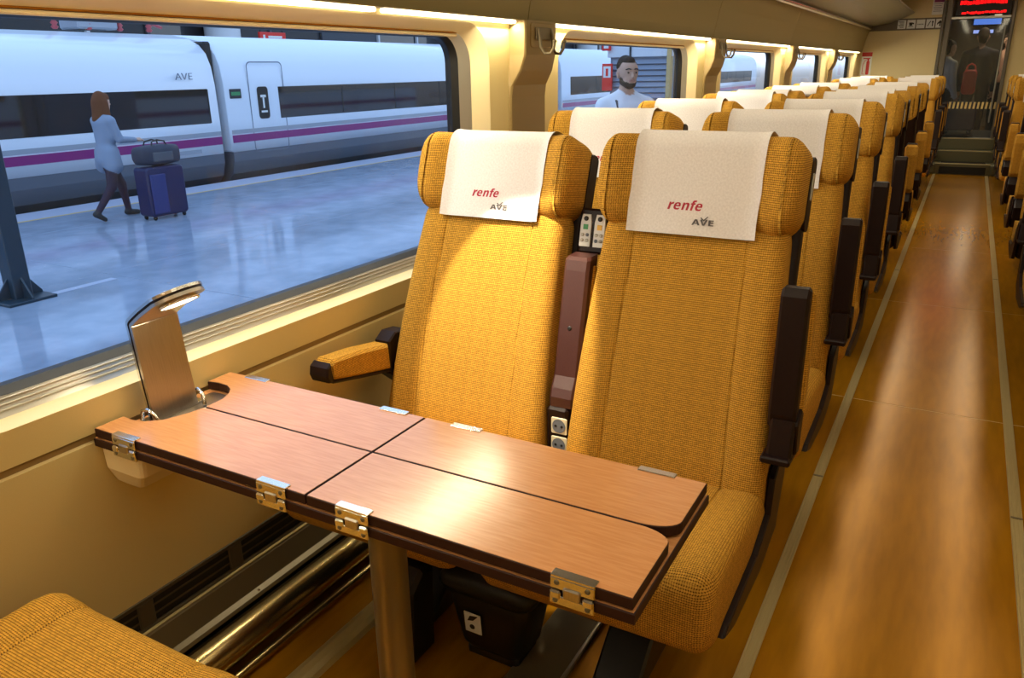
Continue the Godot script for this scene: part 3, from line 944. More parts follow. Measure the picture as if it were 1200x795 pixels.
	g.prism(PackedVector2Array([Vector2(-0.018, 0.645), Vector2(-0.018, 0.55), Vector2(-0.08, 0.5), Vector2(-0.12, 0.52), Vector2(-0.1, 0.66), Vector2(-0.05, 0.665)]), -0.026, 0.026, zy, 0.004)
	sm.warm_block = g.done()
	g = Geo.new()
	g.prism(rrect(0.6, -0.121, 0.765, -0.07, 0.016, 4), -0.004, 0.004, func(u: float, v: float, w: float) -> Vector3: return bp(w, u, v), 0.001)
	sm.trim = g.done()

func text_mesh(txt: String, width: float, depth: float, bold := false) -> Array:
	var t := TextMesh.new()
	var f := SystemFont.new()
	f.font_names = PackedStringArray(["Droid Sans"])
	if bold: f.font_weight = 700
	t.font = f
	t.text = txt
	t.font_size = 48
	t.pixel_size = 0.001
	t.depth = depth
	t.curve_step = 1.0
	var k := width / t.get_aabb().size.x
	return [t, k]

func make_seat(called: String, kind: String, side: float) -> Node3D:
	var t := Node3D.new()
	t.name = called
	part("cushion", sm.cushion, m.fabric, t)
	part("backrest", sm.back, m.fabric, t)
	var h := part("headrest", sm.head, m.fabric, t)
	for s in [-1, 1]:
		part("side_trim", sm.trim, m.plastic, h, "dark brown trim on the headrest side").position.x = s * 0.2295
	part("back_shell", sm.shell, m.plastic, t, "dark brown plastic back shell")
	part("seat_pan", sm.pan, m.bin, t)
	if kind == "aisle":
		part("leg", sm.leg, m.bin, t)
		part("side_panel", sm.side, m.plastic, t, "dark brown side panel").position.x = side * 0.252
		var a := Node3D.new()
		a.name = "armrest"
		t.add_child(a)
		a.position = Vector3(side * 0.263, 0, -0.01)
		if side < 0: a.scale.x = -1
		part("arm_body", sm.arm_dark, m.plastic, a, "dark brown armrest folded up")
		part("arm_pad", sm.arm_pad, m.fabric, a)
		part("arm_pivot", sm.arm_pivot, m.plastic, a)
		part("number_plate", bx(Vector3.ZERO, Vector3(0.004, 0.06, 0.014), 0.001, Transform3D(Basis(Vector3.RIGHT, -TH), bp(side * 0.2345, 0.7, -0.095))), m.alu, h, "small grey seat number plate")
	else:
		var a := Node3D.new()
		a.name = "armrest"
		t.add_child(a)
		a.position = Vector3(side * 0.262, 0, 0)
		part("arm_pad", sm.warm_pad, m.fabric, a)
		part("arm_cap", sm.warm_cap, m.plastic, a, "dark brown armrest end cap")
		part("arm_pivot", sm.warm_block, m.plastic, a)
		part("leg", sm.leg, m.bin, t)
	return t

func make_cover() -> Node3D:
	var t := Node3D.new()
	t.name = "headrest_cover"
	part("sheet", sm.cover, m.cloth, t)
	var f := head_front(0.0) + 0.0098
	var along := Basis(Vector3(1, 0, 0), Vector3(0, cos(TH), -sin(TH)), Vector3(0, sin(TH), cos(TH)))
	var r := text_mesh("renfe", 0.078, 0.4, true)
	var k: float = r[1]
	var o := part("red_lettering", r[0], m.red_ink, t, "red lettering reading renfe")
	var slant := Basis(Vector3(k, 0, 0), Vector3(k * 0.22, k * 0.95, 0), Vector3(0, 0, 0.002))
	o.transform = Transform3D(along * slant, bp(-0.016, 0.629, f))
	r = text_mesh("AVE", 0.05, 0.4, true)
	k = r[1]
	o = part("grey_lettering", r[0], m.grey_ink, t, "grey lettering reading AVE")
	o.transform = Transform3D(along * Basis(Vector3(k, 0, 0), Vector3(0, k * 0.62, 0), Vector3(0, 0, 0.002)), bp(0.03, 0.593, f + 0.0008))
	var g := Geo.new()
	g.prism(PackedVector2Array([Vector2(-0.0075, 0.0105), Vector2(-0.005, 0.012), Vector2(0.0005, 0.0065), Vector2(0.0085, 0.0145), Vector2(0.011, 0.0145), Vector2(0.001, 0.0035)]), 0, 0.0008, func(u: float, v: float, w: float) -> Vector3: return bp(0.03 + u, 0.593 + v, f + 0.0008 + w))
	part("bird_mark", g, m.grey_ink, t)
	return t

func make_console() -> Node3D:
	var t := Node3D.new()
	t.name = "seat_console"
	# control panel at the top
	part("panel_housing", bx(Vector3.ZERO, Vector3(0.075, 0.115, 0.05), 0.006, Transform3D(Basis(Vector3.RIGHT, -TH), Vector3(0, 0.955, -0.245))), m.plastic, t)
	for s in [-1, 1]:
		var tf := Transform3D(Basis(Vector3.RIGHT, -TH), Vector3(s * 0.019, 0.962, -0.222))
		var g := Geo.new()
		g.prism(PackedVector2Array([Vector2(-0.015, -0.042), Vector2(0.015, -0.042), Vector2(0.015, 0.02), Vector2(0.011, 0.04), Vector2(-0.011, 0.04), Vector2(-0.015, 0.02)]), 0.0, 0.006, func(u: float, v: float, w: float) -> Vector3: return tf * Vector3(u, v, w), 0.0015)
		var c := part("control_unit", g, m.key_white, t, "white passenger control unit")
		var kn := Geo.new()
		kn.lathe([Vector2(0.006, 0), Vector2(0.006, 0.003), Vector2(0.003, 0.004)], tf * Vector3(0, 0.029, 0.006), 12, tf.basis * Basis(Vector3.RIGHT, PI / 2))
		part("knob", kn, m.black, c)
		part("coloured_key", bx(Vector3(0, 0.008, 0.0065), Vector3(0.013, 0.013, 0.002), 0.0005, tf), m.key_green if s < 0 else m.key_yellow, c, "green key" if s < 0 else "yellow key")
		for i in 4:
			var b := Geo.new()
			b.lathe([Vector2(0.0045, 0), Vector2(0.0045, 0.002), Vector2(0.002, 0.0028)], tf * Vector3(-0.0065 + 0.013 * (i % 2), -0.012 - 0.014 * (i / 2), 0.006), 10, tf.basis * Basis(Vector3.RIGHT, PI / 2))
			part("button", b, m.alu if (i + s) % 3 else m.line, c)
	# arm folded up between the seats
	var g2 := Geo.new()
	var prof := [[0.912, -0.135], [0.905, -0.124], [0.88, -0.117], [0.72, -0.082], [0.62, -0.062], [0.592, -0.045], [0.57, -0.036], [0.545, -0.036]]
	var rows := []
	for p in prof:
		var w := 0.034
		if p[0] > 0.908: w = 0.03
		rows.append([Vector3(-w, p[0], p[1] - 0.05), Vector3(-w, p[0], p[1] - 0.008), Vector3(-w + 0.007, p[0], p[1]), Vector3(w - 0.007, p[0], p[1]), Vector3(w, p[0], p[1] - 0.008), Vector3(w, p[0], p[1] - 0.05)])
	g2.loft(rows, true, -1)
	part("centre_armrest", g2, m.arm_brown, t, "reddish brown armrest folded up")
	part("arm_lining", bx(Vector3(0, 0, 0), Vector3(0.076, 0.3, 0.03), 0.008, Transform3D(Basis(Vector3.RIGHT, -TH), Vector3(0, 0.745, -0.128))), m.fabric, t)
	var sc := Geo.new()
	sc.lathe([Vector2(0.0055, 0), Vector2(0.0055, 0.0012), Vector2(0.003, 0.0018)], Vector3(0, 0.74, -0.0865), 12, Basis(Vector3.RIGHT, PI / 2 - TH))
	part("screw", sc, m.black, t)
	part("base_column", bx(Vector3(-0.008, 0.33, -0.075), Vector3(0.06, 0.43, 0.09), 0.008), m.plastic, t)
	for i in 2:
		var y := 0.497 - i * 0.052
		var so := Geo.new()
		so.prism(rrect(-0.022, y - 0.022, 0.022, y + 0.022, 0.004, 3), -0.0305, -0.027, xy, 0.001)
		var q := part("power_socket", so, m.socket, t, "cream round-hole power socket")
		var rg := Geo.new()
		rg.lathe([Vector2(0.0185, 0.0012), Vector2(0.0175, 0.0016), Vector2(0.0165, -0.002), Vector2(0.001, -0.003)], Vector3(0, y, -0.0268), 24, Basis(Vector3.RIGHT, PI / 2))
		part("well", rg, m.line, q)
		for s in [-1, 1]:
			var ho := Geo.new()
			ho.lathe([Vector2(0.0035, 0), Vector2(0.0035, 0.0016)], Vector3(s * 0.0085, y, -0.0262), 10, Basis(Vector3.RIGHT, PI / 2))
			part("hole", ho, m.black, q)
	return t

func place(proto: Node3D, called: String, label: String, category: String, at: Vector3, turn: float, group: String) -> Node3D:
	var o: Node3D = proto.duplicate()
	o.name = numbered(called)
	add_child(o)
	o.position = at
	o.rotation.y = turn
	o.set_meta("label", label)
	o.set_meta("category", category)
	o.set_meta("group", group)
	return o

# let the back of one seat down further about its foot
func recline(o: Node3D, angle: float):
	var rt := Transform3D(Basis(Vector3.RIGHT, -angle), Vector3.ZERO)
	var pv := Vector3(0, 0.44, -0.04)
	rt = Transform3D(Basis(), pv) * rt * Transform3D(Basis(), -pv)
	for c in o.get_children():
		if c.name in ["backrest", "headrest", "back_shell", "sheet", "red_lettering", "grey_lettering", "bird_mark"]:
			c.transform = rt * c.transform

func build_seats():
	seat_meshes()
	var protos := {}
	for k in ["aisle", "window"]:
		for s in [-1, 1]: protos[k + str(s)] = make_seat("passenger_chair", k, s)
	var cover := make_cover()
	var console := make_console()
	var words := ["first", "second", "third", "fourth", "fifth", "sixth", "seventh", "eighth", "ninth", "tenth"]
	# z of the foot of the backrest, facing the camera end or away
	var rows := [[-1.60, true], [-2.46, true], [-3.33, true], [-4.33, true], [-5.16, false], [-6.16, false], [-7.2, false], [-9.0, true], [-9.9, true], [-10.8, true]]
	for i in rows.size():
		var z: float = rows[i][0]
		var toward: bool = rows[i][1]
		var turn := 0.0 if toward else PI
		var way := "" if toward else ", facing away"
		var rname := "at the wooden table" if i == 0 else "in the %s row from the wooden table" % words[i]
		for spec in [["window", -1.07, "window seat", -1.0], ["aisle", -0.515, "aisle seat", 1.0], ["far", 0.585, "aisle seat across the aisle", -1.0]]:
			if spec[0] == "far" and i < 2: continue
			var k: String = "window" if spec[0] == "window" else "aisle"
			var sd := int(spec[3] * (1.0 if toward else -1.0))
			var at := Vector3(spec[1], 0, z)
			var pair := []
			pair.append(place(protos[k + str(sd)], "passenger_chair", "golden %s %s%s" % [spec[2], rname, way], "chair", at, turn, "golden train seats"))
			pair.append(place(cover, "headrest_cover", "white headrest cover on the %s %s" % [("far-side aisle seat" if spec[0] == "far" else spec[2]), rname.replace("in the ", "")], "headrest cover", at, turn, "white headrest covers"))
			if i == 0 and spec[0] != "far":
				for o in pair: recline(o, 0.12 if spec[0] == "window" else 0.05)
		place(console, "seat_console", "dark brown armrest console between the two seats %s" % rname, "console", Vector3(-0.788, 0, z), turn, "consoles between the seat pairs")
	# the pair on the near side of the table, facing it
	place(protos["aisle1"], "passenger_chair", "golden woven window seat whose cushion faces the wooden table from the near side", "chair", Vector3(-1.07, 0, -0.215), PI, "golden train seats")
	var near := place(protos["aisle-1"], "passenger_chair", "golden woven aisle seat facing the wooden table from the near side", "chair", Vector3(-0.515, 0, -0.205), PI, "golden train seats")
	recline(near, 0.2)
	for k in protos: protos[k].free()
	cover.free()
	console.free()

# ------------------------------------------------------------------ folding table with lamp
func build_table():
	var t := thing("folding_table", "pale wood folding table with dark edges, leaves folded in, in front of the first seats", "table")
	var X0 := -1.403
	var X1 := -0.287
	var ZF := -0.815
	var ZB := -1.155
	var ZM := -0.987
	var XM := -0.853
	var mid := XM
	# lower slab, notched round the lamp
	var low := PackedVector2Array([Vector2(X0 - 0.006, ZF + 0.002), Vector2(X1 + 0.004, ZF + 0.002), Vector2(X1 + 0.004, ZB - 0.002), Vector2(X0 - 0.006, ZB - 0.002)])
	var g := Geo.new()
	g.prism(low, 0.6605, 0.678, xz, 0.0012)
	var ls := part("lower_slab", g, m.wood_edge, t, "dark brown lower slab of the table")
	var lt := Geo.new()
	lt.prism(Geo.shrink(_ccw(low), 0.0025), 0.6778, 0.6788, xz)
	part("wood_face", lt, m.wood, ls)
	# four upper leaves
	var scoopF := [Vector2(X0, -0.879), Vector2(-1.372, -0.876), Vector2(-1.342, -0.883), Vector2(-1.314, -0.907), Vector2(-1.298, -0.95), Vector2(-1.291, ZM + 0.0015)]
	var scoopB := [Vector2(-1.291, ZM - 0.0015), Vector2(-1.2945, -1.035), Vector2(-1.306, -1.062), Vector2(-1.322, -1.08), Vector2(-1.345, -1.092), Vector2(-1.372, -1.0945), Vector2(X0, -1.0895)]
	var leaves := []
	leaves.append(PackedVector2Array([Vector2(XM - 0.0018, ZF), Vector2(X0, ZF)] + scoopF + [Vector2(XM - 0.0018, ZM + 0.0015)]))
	leaves.append(PackedVector2Array(scoopB + [Vector2(X0, ZB), Vector2(XM - 0.0018, ZB), Vector2(XM - 0.0018, ZM - 0.0015)]))
	var cf := []
	var cb := []
	for i in 9:
		var a := PI / 2 * i / 8.0
		cf.append(Vector2(X1 - 0.055 + 0.055 * cos(a), ZM + 0.0015 + 0.03 - 0.03 * sin(a)))
		cb.append(Vector2(X1 - 0.06 + 0.06 * sin(a), ZM - 0.0015 - 0.035 + 0.035 * cos(a)))
	leaves.append(PackedVector2Array([Vector2(XM + 0.0018, ZM + 0.0015), Vector2(XM + 0.0018, ZF), Vector2(X1, ZF)] + cf))
	leaves.append(PackedVector2Array([Vector2(XM + 0.0018, ZB), Vector2(XM + 0.0018, ZM - 0.0015)] + cb + [Vector2(X1, ZB)]))
	# hinge notches in the rims come from small plates let into the edge
	for i in 4:
		var gl := Geo.new()
		gl.prism(leaves[i], 0.6815, 0.6995, xz, 0.0012)
		var lf := part("leaf", gl, m.wood_edge, t)
		var gt := Geo.new()
		gt.prism(Geo.shrink(_ccw(leaves[i]), 0.0013), 0.6993, 0.7003, xz)
		part("wood_face", gt, m.wood, lf, "pale beech table top")
	# steel hinges on both long edges
	for row in 2:
		var zz: float = ZF if row == 0 else ZB
		var sg := 1.0 if row == 0 else -1.0
		for x in [-1.312, -0.928, -0.754, -0.372]:
			var h := Node3D.new()
			h.name = "hinge"
			t.add_child(h, true)
			h.position = Vector3(x, 0, zz)
			if row == 1: h.rotation.y = PI
			part("upper_plate", bx(Vector3(0, 0.6995, -0.004), Vector3(0.066, 0.0065, 0.016), 0.001), m.bright_steel, h)
			part("front_plate", bx(Vector3(0, 0.69, 0.0025), Vector3(0.066, 0.018, 0.005), 0.0012), m.bright_steel, h)
			part("lower_plate", bx(Vector3(0, 0.665, 0.0045), Vector3(0.066, 0.014, 0.005), 0.0012), m.bright_steel, h)
			for s in [-1, 1]:
				part("knuckle", bx(Vector3(s * 0.0245, 0.6735, 0.005), Vector3(0.017, 0.013, 0.008), 0.0025), m.bright_steel, h)
			part("centre_knuckle", bx(Vector3(0, 0.678, 0.0045), Vector3(0.026, 0.018, 0.007), 0.002), m.steel, h)
			var sc := Geo.new()
			for s in [-1, 1]:
				sc.lathe([Vector2(0.004, 0), Vector2(0.004, 0.0008), Vector2(0.002, 0.0012)], Vector3(s * 0.023, 0.692, 0.005), 10, Basis(Vector3.RIGHT, PI / 2))
				sc.lathe([Vector2(0.004, 0), Vector2(0.004, 0.0008), Vector2(0.002, 0.0012)], Vector3(s * 0.024, 0.665, 0.007), 10, Basis(Vector3.RIGHT, PI / 2))
			part("screws", sc, m.duct, h)
	# steel plate in the lamp scoop
	var pl := Geo.new()
	pl.prism(rrect(-1.385, -1.086, -1.30, -0.89, 0.012, 4), 0.6786, 0.6802, xz, 0.0005)
	part("lamp_plate", pl, m.steel, t, "brushed steel plate under the lamp")
	# support
	var leg := Geo.new()
	leg.lathe([Vector2(0.075, 0.0), Vector2(0.075, 0.008), Vector2(0.034, 0.014), Vector2(0.0315, 0.03), Vector2(0.0315, 0.64), Vector2(0.045, 0.645), Vector2(0.045, 0.661)], Vector3(-0.748, 0, -0.885), 36)
	part("leg", leg, m.leg_steel, t, "brushed steel table leg")
	part("cross_bar", bx(Vector3(-0.85, 0.652, -0.985), Vector3(1.02, 0.018, 0.07), 0.003), m.plastic, t)
	# cream wall bracket
	var br := Geo.new()
	br.loft([_rect_ring(0.661, -1.41, -1.29, -1.02, -0.822), _rect_ring(0.61, -1.41, -1.295, -1.018, -0.824), _rect_ring(0.575, -1.41, -1.325, -1.0, -0.84), _rect_ring(0.56, -1.41, -1.35, -0.985, -0.855)], true, -1)
	part("wall_bracket", br, m.bay, t, "cream bracket under the table at the wall")
	# reading lamp: two bent steel plates with a dark gap, standing in the scoop
	var lamp := thing("reading_lamp", "bent brushed-steel reading lamp standing at the window end of the table", "lamp", Vector3(-1.372, 0.6803, -0.967))
	# side profile (x, y); plate is 0.108 wide in z
	var prof := [Vector2(0.0, 0.0), Vector2(-0.012, 0.1), Vector2(-0.022, 0.2), Vector2(-0.0225, 0.206), Vector2(-0.02, 0.213), Vector2(-0.014, 0.2195), Vector2(0.02, 0.243), Vector2(0.062, 0.268)]
	for k in 9: prof.append(Vector2(0.062 + 0.058 * sin(PI / 2 * (k + 1) / 9.0), 0.268 + 0.027 * sin(PI / 2 * (k + 1) / 9.0)))
	lamp.set_meta("label", "bent brushed-steel reading lamp standing at the window end of the table")
	part("back_plate", _lamp_plate(prof, 0.0, 0.006), m.bright_steel, lamp)
	part("core", _lamp_plate(prof, 0.006, 0.011, 0.003), m.plastic, lamp)
	part("front_plate", _lamp_plate(prof, 0.011, 0.0175), m.steel, lamp)
	var led := Geo.new()
	var head := Vector3(0.077, 0.252, 0)
	var hb := Basis(Vector3(0, 0, 1), 0.44)
	led.lathe([Vector2(0.001, -0.004), Vector2(0.036, -0.004), Vector2(0.036, 0.002), Vector2(0.001, 0.002)], head, 28, hb)
	part("lamp_disc", led, glow(Color(1.0, 0.95, 0.85), 5.0), lamp, "glowing round lamp disc")
	var ringg := Geo.new()
	ringg.lathe([Vector2(0.036, 0.004), Vector2(0.041, -0.001), Vector2(0.041, -0.005), Vector2(0.037, -0.005), Vector2(0.0365, 0.0)], head, 28, hb)
	part("bezel", ringg, m.bright_steel, lamp)
	for s in [-1, 1]:
		var w := Geo.new()
		w.tube([Vector3(-0.012, 0.004, s * 0.062), Vector3(-0.006, 0.026, s * 0.062), Vector3(0.012, 0.032, s * 0.062), Vector3(0.028, 0.022, s * 0.06), Vector3(0.034, 0.002, s * 0.056)], 0.0042, 10)
		part("wire_loop", w, m.bright_steel, lamp, "bent steel wire loop")
	part("foot", bx(Vector3(0.002, 0.003, 0), Vector3(0.03, 0.006, 0.14), 0.001), m.bright_steel, lamp)
	area(lamp.position + head + Vector3(0.004, -0.008, 0), Vector2(0.05, 0.05), Vector3(0.2, -1, 0), Color(1.0, 0.9, 0.74), 0.03, "reading_lamp_light")

func build_spot():
	# reading spot let into the rack above the first window seat
	var at := Vector3(-0.95, 1.93, -1.3)
	var aim := Vector3(-0.95, 0.72, -1.68)
	var s := thing("reading_spot", "small round reading spot under the rack above the first window seat", "spot light", at)
	var g := Geo.new()
	g.lathe([Vector2(0.022, -0.006), Vector2(0.034, -0.006), Vector2(0.036, 0.0), Vector2(0.034, 0.03), Vector2(0.02, 0.034)], Vector3.ZERO, 24, Basis(Vector3.RIGHT, 0.3))
	part("bezel", g, m.alu, s)
	g = Geo.new()
	g.lathe([Vector2(0.001, -0.007), Vector2(0.02, -0.007), Vector2(0.02, -0.001), Vector2(0.001, -0.001)], Vector3.ZERO, 20, Basis(Vector3.RIGHT, 0.3))
	part("lamp_lens", g, glow(Color(1.0, 0.93, 0.8), 3.0), s)
	var l := SpotLight3D.new()
	l.name = "reading_spot_light"
	l.light_color = Color(1.0, 0.93, 0.8)
	l.light_energy = SPOT_E
	l.spot_angle = 12.0
	l.spot_angle_attenuation = 0.15
	l.spot_range = 20.0
	l.light_size = 0.012
	l.shadow_enabled = true
	add_child(l)
	var dir := (aim - at).normalized()
	l.look_at_from_position(at + dir * 0.014, aim, Vector3(0, 0, -1))

func _rect_ring(y: float, x0: float, x1: float, z0: float, z1: float) -> Array:
	var out := []
	for p in rrect(x0, z0, x1, z1, 0.012, 3): out.append(Vector3(p.x, y, p.y))
	return out

func _ccw(p: PackedVector2Array) -> PackedVector2Array:
	if Geometry2D.is_polygon_clockwise(p):
		p = p.duplicate()
		p.reverse()
	return p

# bent plate: profile offset by d0..d1 towards the table side, its head rounded off in plan
func _lamp_plate(prof: Array, d0: float, d1: float, inset := 0.0) -> Geo:
	var g := Geo.new()
	var rings := []
	var n := prof.size()
	var len := 0.0
	for i in n:
		var a: Vector2 = prof[maxi(i - 1, 0)]
		var b: Vector2 = prof[mini(i + 1, n - 1)]
		var d := (b - a).normalized()
		var nr := Vector2(d.y, -d.x)
		var p: Vector2 = prof[i]
		# half width: full on the upright, round on the head
		var w := 0.054
		if i >= 8: w = maxf(0.054 * sqrt(1.0 - pow((p.x - 0.062) / 0.0585, 2.0)), 0.004 + inset)
		w -= inset
		var p0 := p + nr * d0
		var p1 := p + nr * d1
		rings.append([Vector3(p0.x, p0.y, -w), Vector3(p0.x, p0.y, w), Vector3(p1.x, p1.y, w), Vector3(p1.x, p1.y, -w)])
	g.loft(rings, true, -1)
	return g

# ------------------------------------------------------------------ small things under the seats
func build_small():
	var b := thing("waste_bin", "black plastic waste bin with a white sticker under the first seats", "waste bin", Vector3(-0.81, 0, -1.36))
	var rings := []
	for q in [[0.03, 0.075, 0.055], [0.045, 0.085, 0.062], [0.14, 0.1, 0.075], [0.215, 0.112, 0.085], [0.222, 0.105, 0.078]]:
		var r := []
		for p in rrect(-q[1], -q[2], q[1], q[2], 0.03, 4): r.append(Vector3(p.x, q[0], p.y))
		rings.append(r)
	var g := Geo.new()
	g.loft(rings, false, 1)
	part("body", g, m.bin, b)
	rings = []
	for q in [[0.205, 0.122, 0.095], [0.225, 0.126, 0.1], [0.25, 0.115, 0.09], [0.255, 0.09, 0.07]]:
		var r := []
		for p in rrect(-q[1], -q[2], q[1], q[2], 0.035, 4): r.append(Vector3(p.x, q[0], p.y))
		rings.append(r)
	g = Geo.new()
	g.loft(rings, false, 1)
	part("lid", g, m.black, b)
	var sk := part("sticker", bx(Vector3(-0.03, 0.125, 0.0775), Vector3(0.044, 0.058, 0.002), 0.0, Transform3D(Basis(), Vector3.ZERO)), m.white, b, "white recycling sticker")
	sk.rotation.x = 0.1
	sk.position = Vector3(0, 0.008, -0.007)
	var ic := Geo.new()
	ic.prism(PackedVector2Array([Vector2(-0.044, 0.13), Vector2(-0.036, 0.146), Vector2(-0.014, 0.15), Vector2(-0.028, 0.134)]), 0.0785, 0.0795, xy)
	ic.lathe([Vector2(0.007, 0), Vector2(0.007, 0.001)], Vector3(-0.032, 0.114, 0.0785), 12, Basis(Vector3.RIGHT, PI / 2))
	part("symbol", ic, m.black, sk)
	part("stand", bx(Vector3(0, 0.016, 0), Vector3(0.14, 0.032, 0.1), 0.006), m.bin, b)
	# foot plate of the seat pair
	var fp := thing("seat_foot_plate", "grey metal foot plate between the legs of the first seats", "foot plate", Vector3(-0.69, 0, -1.43))
	part("plate", bx(Vector3(0, 0.006, 0), Vector3(0.13, 0.012, 0.4), 0.003), m.duct, fp)
	part("rim", bx(Vector3(0.06, 0.014, 0), Vector3(0.01, 0.008, 0.4), 0.002), m.alu, fp)
	var bb := Geo.new()
	bb.prism(PackedVector2Array([Vector2(-1.2, 0.0), Vector2(-1.3, 0.0), Vector2(-1.31, 0.22), Vector2(-1.26, 0.24), Vector2(-1.21, 0.2)]), -1.06, -0.965, zy, 0.01)
	single("equipment_box", bb, m.bin, "dark equipment box on the floor under the window seat by the table", "box")

# ------------------------------------------------------------------ the station outside
func build_outside():
	# platform of large polished slabs
	var pf := struct("platform", bx(Vector3(-6.4, PLAT - 0.104, -22), Vector3(9.3, 0.2, 84)), m.platform_joint, "polished blue-grey station platform", "platform")
	var xs := [-1.76, -4.1, -6.9, -9.4, -10.45]
	for i in 4:
		var z := 18.0
		var j := 0
		while z > -62:
			part("paving_slab", bx(Vector3((xs[i] + xs[i + 1]) / 2, PLAT - 0.01, z - 1.6), Vector3(xs[i] - xs[i + 1] - 0.008, 0.02, 3.192), 0.002), m.platform, pf)
			z -= 3.2
			j += 1
	part("edge_strip", bx(Vector3(-10.77, PLAT - 0.01, -22), Vector3(0.62, 0.024, 84), 0.004), m.platform_edge, pf, "pale platform edge")
	part("edge_line", bx(Vector3(-10.43, PLAT + 0.002, -22), Vector3(0.05, 0.004, 84)), m.joint, pf)
	part("track_bed", bx(Vector3(-14.0, -1.3, -22), Vector3(7.0, 0.2, 84)), m.ballast, pf)
	part("edge_face", bx(Vector3(-11.0, -0.8, -22), Vector3(0.12, 0.78, 84)), m.concrete, pf)
	part("floor_marking", bx(Vector3(-6.62, PLAT + 0.001, -4.0), Vector3(0.09, 0.003, 0.62)), m.platform_edge, pf, "pale painted line on the platform")
	# ground beneath and around
	struct("ground", bx(Vector3(-10, -1.5, -22), Vector3(60, 0.1, 110)), m.ballast, "dark track ground", "ground")
	# steel post on the platform
	var po := thing("platform_post", "dark teal steel post with gusseted base on the platform", "post", Vector3(-6.7, PLAT, -3.5))
	part("column", bx(Vector3(0, 2.0, 0), Vector3(0.15, 4.0, 0.15), 0.008), m.post, po)
	part("base_plate", bx(Vector3(0, 0.012, 0), Vector3(0.4, 0.024, 0.4), 0.004), m.post, po)
	for k in 4:
		var g := Geo.new()
		var b := Basis(Vector3.UP, k * PI / 2)
		g.prism(PackedVector2Array([Vector2(0.07, 0.02), Vector2(0.19, 0.02), Vector2(0.19, 0.04), Vector2(0.07, 0.2)]), -0.008, 0.008, func(u: float, v: float, w: float) -> Vector3: return b * Vector3(u, v, w))
		part("gusset", g, m.post, po)
	build_train()
	build_station()

